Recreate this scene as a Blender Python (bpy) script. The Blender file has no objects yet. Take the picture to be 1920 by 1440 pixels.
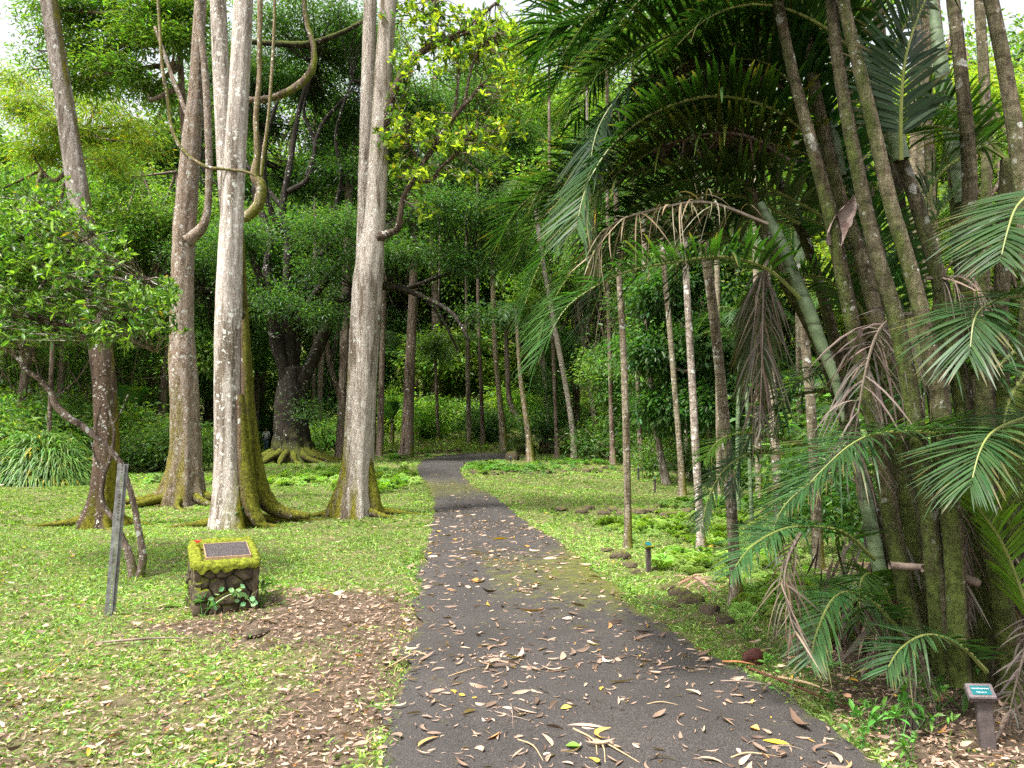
import bpy, math, random
import numpy as np
from mathutils import Vector, Matrix

random.seed(7)
R = np.random.default_rng(11)
sc = bpy.context.scene
COL = sc.collection
PI = math.pi
F = 1400.0
HOR = 815.0
PITCH = math.atan((HOR - 720) / F)
CAM = np.array([0.0, 0.0, 1.6])

# ------------------------------------------------------------------ terrain
def sstep(a, b, x):
    t = np.clip((x - a) / (b - a), 0, 1)
    return t * t * (3 - 2 * t)

def softp(x, k=3.0):
    return np.where(x / k > 20, x, k * np.log1p(np.exp(np.clip(x / k, -30, 30))))

def H(x, y):
    x = np.asarray(x, float); y = np.asarray(y, float)
    e = sstep(-16, -6, x)
    z = 0.03 * softp(y - 24) * (0.35 + 0.65 * e)
    z = z + 0.10 * softp(y - 45) * e
    z = z + 0.16 * softp(y - 72, 6) 
    n = 0.035 * np.sin(x * 0.9 + 1.3) * np.sin(y * 0.7 + 0.4) + 0.02 * np.sin(x * 2.3 + y * 1.7)
    return z + n * sstep(3, 10, np.hypot(x - 0.2, y)) - 0.01

def ray(px, py):
    xc = (px - 960) / F; yc = (720 - py) / F
    return np.array([xc, math.cos(PITCH) - yc * math.sin(PITCH), math.sin(PITCH) + yc * math.cos(PITCH)])

def P(px, py, Y):
    d = ray(px, py)
    return CAM + d * (Y / d[1])

def G(px, py):
    d = ray(px, py)
    t0, t = 0.5, 0.5
    while t < 300:
        p = CAM + d * t
        if p[2] < H(p[0], p[1]):
            break
        t0 = t; t *= 1.02
    for _ in range(25):
        m = (t0 + t) / 2; p = CAM + d * m
        if p[2] < H(p[0], p[1]): t = m
        else: t0 = m
    return CAM + d * t

# ------------------------------------------------------------------ materials
def mat(name):
    m = bpy.data.materials.new(name); m.use_nodes = True
    nt = m.node_tree
    return m, nt, nt.nodes['Principled BSDF'], nt.nodes['Material Output']

def N(nt, t, **kw):
    n = nt.nodes.new(t)
    for k, v in kw.items():
        if k in n.inputs.keys(): n.inputs[k].default_value = v
        else: setattr(n, k, v)
    return n

def ramp(nt, fac, stops):
    r = nt.nodes.new('ShaderNodeValToRGB')
    el = r.color_ramp.elements
    while len(el) < len(stops): el.new(0.5)
    for e, (p, c) in zip(el, stops):
        e.position = p; e.color = (*c, 1) if len(c) == 3 else c
    nt.links.new(fac, r.inputs[0])
    return r.outputs[0]

def mixc(nt, fac, a, b, mode='MIX'):
    m = nt.nodes.new('ShaderNodeMix'); m.data_type = 'RGBA'; m.blend_type = mode
    for s, v in ((m.inputs[0], fac), (m.inputs[6], a), (m.inputs[7], b)):
        if hasattr(v, 'links'): nt.links.new(v, s)
        elif isinstance(v, (int, float)): s.default_value = v
        else: s.default_value = (*v, 1)
    return m.outputs[2]

def math_(nt, op, a, b=None, clamp=False):
    m = nt.nodes.new('ShaderNodeMath'); m.operation = op; m.use_clamp = clamp
    for s, v in zip(m.inputs, (a, b)):
        if v is None: continue
        if hasattr(v, 'links'): nt.links.new(v, s)
        else: s.default_value = v
    return m.outputs[0]

def coords(nt, scale=(1, 1, 1)):
    tc = nt.nodes.new('ShaderNodeTexCoord'); mp = nt.nodes.new('ShaderNodeMapping')
    mp.inputs['Scale'].default_value = scale
    nt.links.new(tc.outputs['Object'], mp.inputs[0])
    return mp.outputs[0], tc

def noise(nt, vec, scale, detail=4, rough=.6):
    n = nt.nodes.new('ShaderNodeTexNoise')
    n.inputs['Scale'].default_value = scale; n.inputs['Detail'].default_value = detail
    n.inputs['Roughness'].default_value = rough
    nt.links.new(vec, n.inputs['Vector'])
    return n.outputs[0]

def bump(nt, bs, h, strength=.5, dist=.02):
    b = nt.nodes.new('ShaderNodeBump'); b.inputs['Strength'].default_value = strength
    b.inputs['Distance'].default_value = dist
    nt.links.new(h, b.inputs['Height']); nt.links.new(b.outputs[0], bs.inputs['Normal'])

def leaf_mat(name, trans=.4, rough=.42, spec=.45, vary=.25):
    m, nt, bs, out = mat(name)
    a = nt.nodes.new('ShaderNodeAttribute'); a.attribute_name = 'col'
    oi = nt.nodes.new('ShaderNodeObjectInfo')
    hv = nt.nodes.new('ShaderNodeHueSaturation')
    nt.links.new(a.outputs['Color'], hv.inputs['Color'])
    v = math_(nt, 'MULTIPLY_ADD', oi.outputs['Random'], vary); v.node.inputs[2].default_value = 1 - vary / 2
    nt.links.new(v, hv.inputs['Value'])
    h = math_(nt, 'MULTIPLY_ADD', oi.outputs['Random'], -.03); h.node.inputs[2].default_value = .515
    nt.links.new(h, hv.inputs['Hue'])
    nt.links.new(hv.outputs[0], bs.inputs['Base Color'])
    bs.inputs['Roughness'].default_value = rough
    bs.inputs['Specular IOR Level'].default_value = spec
    tr = nt.nodes.new('ShaderNodeBsdfTranslucent')
    c = mixc(nt, 1.0, hv.outputs[0], (1.5, 1.7, .45), 'MULTIPLY')
    nt.links.new(c, tr.inputs['Color'])
    mx = nt.nodes.new('ShaderNodeMixShader'); mx.inputs[0].default_value = trans
    nt.links.new(bs.outputs[0], mx.inputs[1]); nt.links.new(tr.outputs[0], mx.inputs[2])
    nt.links.new(mx.outputs[0], out.inputs['Surface'])
    return m

LEAF = leaf_mat('leaf', .5, .45, .35)
LEAFG = leaf_mat('glossy_leaf', .32, .45, .32, .1)
GRASS = leaf_mat('grass_blade', .35, .5, .3, 0)
DRY = leaf_mat('dry_leaf', .12, .6, .3, 0)

def spots(nt, v, scale, thr, cover):
    """irregular lichen spots: 1 inside a spot"""
    vo = nt.nodes.new('ShaderNodeTexVoronoi'); vo.inputs['Scale'].default_value = scale
    nn = nt.nodes.new('ShaderNodeTexNoise'); nn.inputs['Scale'].default_value = scale * .9; nn.inputs['Detail'].default_value = 4
    nt.links.new(v, nn.inputs['Vector'])
    sv = nt.nodes.new('ShaderNodeVectorMath'); sv.operation = 'SCALE'; sv.inputs['Scale'].default_value = 1.6 / scale
    nt.links.new(nn.outputs[1], sv.inputs[0])
    dv = nt.nodes.new('ShaderNodeVectorMath'); dv.operation = 'ADD'; nt.links.new(v, dv.inputs[0]); nt.links.new(sv.outputs[0], dv.inputs[1])
    nt.links.new(dv.outputs[0], vo.inputs['Vector'])
    cr_ = nt.nodes.new('ShaderNodeSeparateColor'); nt.links.new(vo.outputs['Color'], cr_.inputs[0])
    t = math_(nt, 'MULTIPLY', math_(nt, 'POWER', cr_.outputs[0], 2.0), thr)
    lm = math_(nt, 'LESS_THAN', vo.outputs['Distance'], t)
    return math_(nt, 'MULTIPLY', lm, ramp(nt, noise(nt, v, scale * .14, 4, .7), [(.55 - cover * .3, (0, 0, 0)), (.62 - cover * .3, (1, 1, 1))]))

def bark_mat(name, base, dark, lich=(.66, .67, .61), lich_amt=.35, moss=(.13, .15, .015), moss_h=1.2,
             moss_amt=.3, moss_dir=(1, -.2, 0), rings=False, streak=6, fiber=(3, 3, .5), bumps=.5, patch=None, zmix=None, stain=.85, vary=.25):
    m, nt, bs, out = mat(name)
    v, tc = coords(nt); vs, _ = coords(nt, fiber)
    big = noise(nt, vs, streak, 8, .72)
    col = ramp(nt, big, [(.34, dark), (.58, base)])
    crack, _ = coords(nt, (14, 14, 2.2))
    n2 = noise(nt, crack, 3.5, 6, .75); n3 = noise(nt, v, 55, 5, .8)
    sep = nt.nodes.new('ShaderNodeSeparateXYZ'); nt.links.new(tc.outputs['Object'], sep.inputs[0])
    if zmix:
        zz = math_(nt, 'ADD', sep.outputs[2], math_(nt, 'MULTIPLY', big, 1.5))
        mr = nt.nodes.new('ShaderNodeMapRange'); nt.links.new(zz, mr.inputs[0]); mr.inputs[1].default_value = zmix[0]; mr.inputs[2].default_value = zmix[1]
        col = mixc(nt, mr.outputs[0], mixc(nt, big, tuple(c * .5 for c in zmix[2]), tuple(c * 1.5 for c in zmix[2])), col)
    col = mixc(nt, .75, col, ramp(nt, n2, [(.36, (.42, .38, .34)), (.56, (1.12, 1.1, 1.08))]), 'MULTIPLY')
    col = mixc(nt, .6, col, ramp(nt, n3, [(.36, (.5, .48, .45)), (.6, (1.2, 1.2, 1.2))]), 'MULTIPLY')
    vl, _ = coords(nt, (1, 1, .14))
    stn = ramp(nt, noise(nt, vl, 3.0, 6, .68), [(.40, (.26, .22, .16)), (.49, (1, 1, 1))])
    col = mixc(nt, stain, col, stn, 'MULTIPLY')
    if rings:
        w = nt.nodes.new('ShaderNodeTexWave'); w.bands_direction = 'Z'; w.inputs['Scale'].default_value = rings
        w.inputs['Distortion'].default_value = 2.5; w.inputs['Detail'].default_value = 3; w.inputs['Detail Scale'].default_value = 2
        nt.links.new(v, w.inputs[0])
        col = mixc(nt, .6, col, ramp(nt, w.outputs[1], [(.0, (.35, .32, .27)), (.12, (1, 1, 1))]), 'MULTIPLY')
    col = mixc(nt, math_(nt, 'MULTIPLY', spots(nt, v, 11, .5, lich_amt), .75), col, lich)
    col = mixc(nt, math_(nt, 'MULTIPLY', spots(nt, v, 30, .5, lich_amt + .05), .65), col, lich)
    if patch:
        pm = ramp(nt, noise(nt, v, 4.2, 8, .8), [(.53, (0, 0, 0)), (.57, (.9, .9, .9))])
        col = mixc(nt, pm, col, patch)
    hz = math_(nt, 'MULTIPLY', sep.outputs[2], -1.0 / moss_h); hz = math_(nt, 'ADD', hz, 1.0, True)
    ge = nt.nodes.new('ShaderNodeNewGeometry')
    dt = nt.nodes.new('ShaderNodeVectorMath'); dt.operation = 'DOT_PRODUCT'; dt.inputs[1].default_value = moss_dir
    nt.links.new(ge.outputs['Normal'], dt.inputs[0])
    d = math_(nt, 'MULTIPLY', dt.outputs['Value'], .22)
    s = math_(nt, 'MULTIPLY', hz, .32)
    s = math_(nt, 'ADD', s, d); s = math_(nt, 'ADD', s, noise(nt, vl, 5, 8, .8)); s = math_(nt, 'ADD', s, math_(nt, 'MULTIPLY', n3, .22)); s = math_(nt, 'ADD', s, moss_amt - .41)
    oi = nt.nodes.new('ShaderNodeObjectInfo'); rv = math_(nt, 'MULTIPLY_ADD', oi.outputs['Random'], vary); rv.node.inputs[2].default_value = 1 - vary * .6
    cb_ = nt.nodes.new('ShaderNodeCombineColor'); [nt.links.new(rv, cb_.inputs[q_]) for q_ in range(3)]
    col = mixc(nt, 1.0, col, cb_.outputs[0], 'MULTIPLY')
    mm = ramp(nt, s, [(.60, (0, 0, 0)), (.78, (1, 1, 1))])
    mcol = mixc(nt, ramp(nt, noise(nt, v, 17, 6, .8), [(.35, (0, 0, 0)), (.65, (1, 1, 1))]), tuple(c * .3 for c in moss), tuple(min(1, c * 1.7) for c in moss))
    col = mixc(nt, mm, col, mcol)
    nt.links.new(col, bs.inputs['Base Color'])
    bs.inputs['Roughness'].default_value = .88; bs.inputs['Specular IOR Level'].default_value = .15
    hgt = math_(nt, 'ADD', math_(nt, 'ADD', math_(nt, 'MULTIPLY', n2, 1.2), math_(nt, 'MULTIPLY', n3, .5)), big)
    hgt = math_(nt, 'ADD', hgt, math_(nt, 'MULTIPLY', mm, .5))
    bump(nt, bs, hgt, bumps, .035)
    return m

B_GREY = bark_mat('pale_grey_bark', (.50, .45, .41), (.27, .235, .205), moss_h=1.3, moss_amt=.16, moss=(.15, .145, .012), moss_dir=(1, .1, 0), streak=3.5, fiber=(4, 4, .35), bumps=.55, lich_amt=.4)
B_GREY2 = bark_mat('pale_furrowed_bark', (.60, .54, .48), (.36, .31, .27), moss_h=2.6, moss_amt=.12, moss=(.15, .135, .012), moss_dir=(-1.2, -.3, 0), streak=3.5, fiber=(5, 5, .35), bumps=1., lich_amt=.25)
B_MOSSY = bark_mat('mossy_buttress_bark', (.20, .14, .09), (.08, .055, .035), moss_h=12, moss_amt=.18, moss=(.14, .14, .014), moss_dir=(.8, -.2, .5), bumps=1., lich_amt=.1)
B_MOSSD = bark_mat('dark_mossy_root_bark', (.09, .065, .045), (.03, .022, .016), moss_h=12, moss_amt=.14, moss=(.10, .11, .012), moss_dir=(0, -.2, .8), bumps=1., lich_amt=.0)
B_LEAN = bark_mat('leaning_bark', (.40, .36, .32), (.17, .13, .11), moss_h=2.0, moss_amt=.12, moss_dir=(1.7, -.1, -.2), moss=(.16, .15, .012), bumps=.9, zmix=(3.6, 6.0, (.11, .075, .052)), lich_amt=.2)
B_RED = bark_mat('reddish_bark', (.42, .33, .255), (.20, .14, .105), lich_amt=.6, moss_h=7.0, moss_amt=.14, moss=(.16, .135, .025), moss_dir=(-.6, -.3, 0), patch=(.36, .30, .26), bumps=1.0, stain=.5)
B_DARK = bark_mat('dark_bark', (.042, .034, .027), (.012, .010, .008), lich_amt=.0, moss=(.06, .07, .012), moss_h=3, moss_amt=.2, moss_dir=(0, 0, .9))
B_BROWN = bark_mat('brown_bark', (.22, .165, .13), (.08, .06, .045), lich_amt=.1, moss_amt=.06)
B_PALM = bark_mat('palm_bark', (.30, .26, .185), (.12, .10, .07), lich_amt=.12, moss_amt=.16, moss=(.12, .115, .02), moss_h=1.6, rings=3.0, fiber=(2, 2, 2))
B_PALE = bark_mat('pale_palm_bark', (.38, .33, .28), (.19, .155, .13), lich_amt=.3, moss_amt=.04, moss_h=1.2, rings=3.0, fiber=(2, 2, 2), moss=(.12, .13, .015))
B_CLUMP = bark_mat('clump_palm_bark', (.22, .19, .125), (.065, .052, .035), lich_amt=.05, moss_amt=.15, moss=(.07, .09, .02), vary=.7, moss_h=9, moss_dir=(-.6, -.3, 0), rings=2.2, fiber=(2, 2, 2), bumps=.8)
B_VINE = bark_mat('vine_bark', (.30, .235, .15), (.12, .09, .055), lich_amt=.35, moss_amt=.10, moss_h=9, moss=(.13, .14, .02))
B_TWIG = bark_mat('twig_bark', (.30, .23, .19), (.10, .075, .06), lich_amt=.8, moss_amt=.05, moss_h=.5)

m, nt, bs, out = mat('green_crownshaft')
v, tc = coords(nt)
vo_, _ = coords(nt, (1, 1, 1.5))
c = ramp(nt, noise(nt, vo_, 4, 4), [(.35, (.05, .08, .03)), (.65, (.17, .23, .12))])
w = nt.nodes.new('ShaderNodeTexWave'); w.bands_direction = 'Z'; w.inputs['Scale'].default_value = 1.6; w.inputs['Distortion'].default_value = .8
nt.links.new(v, w.inputs[0])
c = mixc(nt, .8, c, ramp(nt, w.outputs[1], [(0, (.35, .33, .25)), (.05, (1, 1, 1))]), 'MULTIPLY')
nt.links.new(c, bs.inputs['Base Color']); bs.inputs['Roughness'].default_value = .5
SHAFT = m

def plain(name, c1, c2, scale=8, rough=.8, bumps=.3, spec=.3, metal=0, detail=5, dist=.01):
    m, nt, bs, out = mat(name)
    v, _ = coords(nt)
    n = noise(nt, v, scale, detail, .65)
    nt.links.new(ramp(nt, n, [(.3, c1), (.7, c2)]), bs.inputs['Base Color'])
    bs.inputs['Roughness'].default_value = rough; bs.inputs['Specular IOR Level'].default_value = spec
    bs.inputs['Metallic'].default_value = metal
    if bumps: bump(nt, bs, n, bumps, dist)
    return m

def rock_mat(name, moss_amt):
    m, nt, bs, out = mat(name)
    v, _ = coords(nt)
    n = noise(nt, v, 9, 8, .7)
    col = ramp(nt, n, [(.3, (.025, .02, .015)), (.52, (.085, .065, .042)), (.75, (.19, .15, .11))])
    ge = nt.nodes.new('ShaderNodeNewGeometry'); sp = nt.nodes.new('ShaderNodeSeparateXYZ'); nt.links.new(ge.outputs['Normal'], sp.inputs[0])
    s = math_(nt, 'ADD', math_(nt, 'MULTIPLY', sp.outputs[2], .25), noise(nt, v, 4.5, 6, .7)); s = math_(nt, 'ADD', s, moss_amt)
    mm = ramp(nt, s, [(.6, (0, 0, 0)), (.72, (1, 1, 1))])
    mc = mixc(nt, noise(nt, v, 40, 3), (.05, .065, .006), (.17, .19, .015))
    nt.links.new(mixc(nt, mm, col, mc), bs.inputs['Base Color'])
    bs.inputs['Roughness'].default_value = .9; bs.inputs['Specular IOR Level'].default_value = .2
    bump(nt, bs, n, .8, .02)
    return m
ROCK = rock_mat('mossy_lava_rock', -.08); STONE = rock_mat('pedestal_stone', .04); DRYROCK = rock_mat('bare_rock', -.4)
MOSS = plain('moss', (.03, .035, .006), (.24, .27, .025), 32, .95, .7, .1, 0, 9, .02)
MORTAR = plain('mortar', (.012, .01, .008), (.03, .024, .018), 12)
METAL = plain('weathered_metal', (.10, .09, .08), (.34, .35, .35), 14, .55, .2, .5, .35)
WOODP = plain('brown_post', (.05, .038, .036), (.10, .08, .073), 20, .8, .3)
TEAL = plain('teal_plate', (.006, .075, .085), (.008, .12, .13), 5, .35, 0)
WHITE = plain('white_lettering', (.7, .75, .75), (.75, .8, .8), 5, .5, 0)
RACH = plain('frond_stalk', (.13, .16, .04), (.2, .22, .06), 10, .5, 0)
RACHD = plain('dead_frond_stalk', (.09, .07, .05), (.16, .125, .095), 10, .8, 0)
REDBROWN = plain('red_brown_husk', (.05, .014, .01), (.11, .035, .025), 9, .7, .4)
LOGM = plain('weathered_wood', (.12, .085, .065), (.28, .215, .17), 14, .9, .6)

# asphalt path
m, nt, bs, out = mat('asphalt'); ASPH = m
v, _ = coords(nt)
fine = noise(nt, v, 150, 4, .8)
mid = noise(nt, v, 1.4, 5, .6)
col = ramp(nt, fine, [(.38, (.017, .015, .014)), (.57, (.052, .046, .043)), (.7, (.18, .165, .155))])
col = mixc(nt, .7, col, ramp(nt, mid, [(.3, (.7, .68, .68)), (.7, (1.3, 1.25, 1.25))]), 'MULTIPLY')
a = nt.nodes.new('ShaderNodeAttribute'); a.attribute_name = 'col'
sp = nt.nodes.new('ShaderNodeSeparateColor'); nt.links.new(a.outputs['Color'], sp.inputs[0])
s = math_(nt, 'ADD', sp.outputs[0], math_(nt, 'MULTIPLY', noise(nt, v, 5, 7, .75), .9))
mm = ramp(nt, s, [(.56, (0, 0, 0)), (.80, (.8, .8, .8))])
col = mixc(nt, mm, col, mixc(nt, noise(nt, v, 30, 3), (.055, .06, .006), (.13, .14, .015)))
nt.links.new(col, bs.inputs['Base Color']); bs.inputs['Roughness'].default_value = .8
bs.inputs['Specular IOR Level'].default_value = .3
bump(nt, bs, fine, .6, .004)

# ground: soil, litter and short turf
m, nt, bs, out = mat('ground_soil'); SOIL = m
v, _ = coords(nt)
a = nt.nodes.new('ShaderNodeAttribute'); a.attribute_name = 'col'
n1 = noise(nt, v, 14, 6, .75); n2 = noise(nt, v, 1.1, 5, .6)
turf = ramp(nt, n1, [(.3, (.04, .04, .018)), (.5, (.12, .125, .045)), (.72, (.25, .21, .13))])
turf = mixc(nt, .6, turf, ramp(nt, n2, [(.35, (.7, .7, .65)), (.65, (1.25, 1.2, 1.1))]), 'MULTIPLY')
soil = ramp(nt, n1, [(.3, (.04, .028, .018)), (.55, (.11, .08, .055)), (.75, (.24, .18, .135))])
sp = nt.nodes.new('ShaderNodeSeparateColor'); nt.links.new(a.outputs['Color'], sp.inputs[0])
s = math_(nt, 'ADD', sp.outputs[0], math_(nt, 'SUBTRACT', noise(nt, v, 6, 6, .75), .5))
col = mixc(nt, ramp(nt, s, [(.35, (0, 0, 0)), (.65, (1, 1, 1))]), turf, soil)
nt.links.new(col, bs.inputs['Base Color']); bs.inputs['Roughness'].default_value = .95
bs.inputs['Specular IOR Level'].default_value = .15
bump(nt, bs, n1, .9, .04)

# ------------------------------------------------------------------ mesh tools
class MB:
    """collects vertices, faces (arrays of tris or quads), colours and material slots"""
    def __init__(s): s.V = []; s.Q = []; s.T = []; s.C = []; s.n = 0; s.mq = []; s.mt = []
    def add(s, V, Q=None, T=None, C=(1, 1, 1), m=0):
        V = np.asarray(V, float).reshape(-1, 3)
        C = np.broadcast_to(np.asarray(C, float), V.shape)
        if Q is not None and len(Q):
            Q = np.asarray(Q, int); s.Q.append(Q + s.n); s.mq.append(np.full(len(Q), m))
        if T is not None and len(T):
            T = np.asarray(T, int); s.T.append(T + s.n); s.mt.append(np.full(len(T), m))
        s.V.append(V); s.C.append(C); s.n += len(V)
    def mesh(s, name, mats, smooth=False, origin=(0, 0, 0)):
        V = np.concatenate(s.V) - np.asarray(origin); C = np.concatenate(s.C)
        Q = np.concatenate(s.Q) if s.Q else np.zeros((0, 4), int)
        T = np.concatenate(s.T) if s.T else np.zeros((0, 3), int)
        mi = np.concatenate(s.mq + s.mt)
        me = bpy.data.meshes.new(name)
        me.vertices.add(len(V)); me.vertices.foreach_set('co', V.astype(np.float32).ravel())
        loops = np.concatenate([Q.ravel(), T.ravel()]).astype(np.int32)
        me.loops.add(len(loops)); me.loops.foreach_set('vertex_index', loops)
        tot = np.concatenate([np.full(len(Q), 4), np.full(len(T), 3)]).astype(np.int32)
        st = np.concatenate([[0], np.cumsum(tot)[:-1]]).astype(np.int32)
        me.polygons.add(len(tot)); me.polygons.foreach_set('loop_start', st); me.polygons.foreach_set('loop_total', tot)
        me.polygons.foreach_set('material_index', mi.astype(np.int32))
        me.polygons.foreach_set('use_smooth', np.full(len(tot), bool(smooth)))
        me.update(calc_edges=True)
        at = me.attributes.new('col', 'FLOAT_COLOR', 'POINT')
        at.data.foreach_set('color', np.concatenate([C, np.ones((len(C), 1))], 1).astype(np.float32).ravel())
        for x in (mats if isinstance(mats, (list, tuple)) else [mats]): me.materials.append(x)
        return me
    def obj(s, name, mats, parent=None, smooth=False, loc=(0, 0, 0)):
        """vertices are in world space; loc becomes the object's (or its parent's) origin"""
        me = s.mesh(name, mats, smooth, loc)
        return link(name, me, parent, (0, 0, 0) if parent else loc)

def link(name, me, parent=None, loc=(0, 0, 0), rz=0, sc_=1):
    o = bpy.data.objects.new(name, me); COL.objects.link(o)
    o.parent = parent; o.location = loc; o.rotation_euler = (0, 0, rz) if not isinstance(rz, tuple) else rz
    o.scale = (sc_,) * 3 if isinstance(sc_, (int, float)) else sc_
    return o

def tag(o, label=None, cat=None, group=None, kind=None):
    if label: o['label'] = label
    if cat: o['category'] = cat
    if group: o['group'] = group
    if kind: o['kind'] = kind
    return o

def thing(name, loc, label, cat, group=None, rz=0, sc_=1):
    o = bpy.data.objects.new(name, None); COL.objects.link(o)
    o.location = loc; o.rotation_euler = (0, 0, rz); o.scale = (sc_,) * 3
    return tag(o, label, cat, group)

def catmull(pts, n):
    p = np.asarray(pts, float)
    if len(p) == 2: return p[0] + (p[1] - p[0]) * np.linspace(0, 1, n)[:, None]
    p = np.vstack([2 * p[0] - p[1], p, 2 * p[-1] - p[-2]])
    k = len(p) - 3
    u = np.linspace(0, k - 1e-6, n); i = u.astype(int); t = (u - i)[:, None]
    a, b, c, d = p[i], p[i + 1], p[i + 2], p[i + 3]
    return .5 * (2 * b + (c - a) * t + (2 * a - 5 * b + 4 * c - d) * t ** 2 + (3 * b - a - 3 * c + d) * t ** 3)

def unit(v): return v / (np.linalg.norm(v, axis=-1, keepdims=True) + 1e-9)

def tube(mb, pts, rad, seg=10, n=None, m=0, col=(1, 1, 1), flute=None, rough=0, cap=True, seed=0):
    """pts, rad: control points; rad interpolated alike. flute(theta, s, ptz) multiplies the radius"""
    n = n or max(4, len(pts) * 3)
    c4 = catmull(np.c_[np.asarray(pts, float), np.asarray(rad, float)], n)
    c, r = c4[:, :3], np.maximum(c4[:, 3], .0008)
    t = unit(np.gradient(c, axis=0))
    u = np.zeros((n, 3)); ref = np.array([1., 0, 0]) if abs(t[0][0]) < .8 else np.array([0, 1., 0])
    u[0] = unit(ref - t[0] * ref.dot(t[0]))
    for i in range(1, n):
        u[i] = unit(u[i - 1] - t[i] * u[i - 1].dot(t[i]))
    w = np.cross(t, u)
    th = np.linspace(0, 2 * PI, seg, endpoint=False)
    s = np.linspace(0, 1, n)[:, None]
    rr = r[:, None] * np.ones(seg)
    if flute is not None: rr = rr * flute(th[None, :], s, c[:, 2:3])
    if rough:
        rg = np.random.default_rng(seed + 5)
        ph = rg.uniform(0, 6.28, 6)
        rr = rr * (1 + rough * (np.sin(3 * th + 5 * s * n / 6 + ph[0]) * .5 + np.sin(2 * th - 9 * s + ph[1]) * .6 + rg.normal(0, .4, rr.shape)))
    V = c[:, None, :] + rr[..., None] * (np.cos(th)[None, :, None] * u[:, None, :] + np.sin(th)[None, :, None] * w[:, None, :])
    V = V.reshape(-1, 3)
    i = np.arange(n - 1)[:, None] * seg; j = np.arange(seg)[None, :]; k = (j + 1) % seg
    Q = np.stack([i + j, i + k, i + seg + k, i + seg + j], -1).reshape(-1, 4)
    T = None
    if cap:
        V = np.vstack([V, c[-1] + t[-1] * r[-1] * .3]); b = (n - 1) * seg
        T = np.stack([b + j[0], b + k[0], np.full(seg, len(V) - 1)], -1)
    mb.add(V, Q, T, col, m)

# leaf templates: (u along, v across, w up), tris
RH = (np.array([[0, 0, 0], [.42, .5, .06], [1, 0, 0], [.42, -.5, .06]]), np.array([[0, 2, 1], [0, 3, 2]]))
OV = (np.array([[0, 0, 0], [.3, .42, .05], [.68, .40, .05], [1, 0, 0], [.68, -.40, .05], [.3, -.42, .05], [.5, 0, -.02]]),
      np.array([[0, 6, 1], [1, 6, 2], [2, 6, 3], [3, 6, 4], [4, 6, 5], [5, 6, 0]]))
BL = (np.array([[0, -.5, 0], [0, .5, 0], [.5, -.42, 0], [.5, .42, 0], [1, 0, 0]]), np.array([[0, 1, 3], [0, 3, 2], [2, 3, 4]]))

def leaves(mb, pos, d, nrm, L, W, C, tpl=RH, droop=.15, m=0):
    n = len(pos)
    d = unit(d); side = unit(np.cross(nrm, d)); nn = np.cross(d, side)
    L = np.broadcast_to(L, n).astype(float); W = np.broadcast_to(W, n).astype(float)
    tv, tf = tpl
    V = pos[:, None, :] + d[:, None, :] * (tv[:, 0][None, :, None] * L[:, None, None]) \
        + side[:, None, :] * (tv[:, 1][None, :, None] * W[:, None, None]) + nn[:, None, :] * (tv[:, 2][None, :, None] * L[:, None, None])
    V[..., 2] -= droop * (tv[:, 0][None, :] ** 2) * L[:, None]
    T = (np.arange(n)[:, None, None] * len(tv) + tf[None]).reshape(-1, 3)
    Cc = np.repeat(np.broadcast_to(C, (n, 3)), len(tv), 0)
    mb.add(V.reshape(-1, 3), None, T, Cc, m)

def tint(rg, n, base, var=.3, hue=.12, yellow=0., yc=(.42, .28, .03)):
    b = np.asarray(base, float)
    c = b[None] * np.exp(rg.normal(0, var, (n, 1))) * (1 + rg.normal(0, hue, (n, 3)) * [1, .3, .6])
    if yellow:
        k = rg.random(n) < yellow
        c[k] = np.asarray(yc) * np.exp(rg.normal(0, .2, (k.sum(), 1)))
    return np.clip(c, .003, .8)

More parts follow.
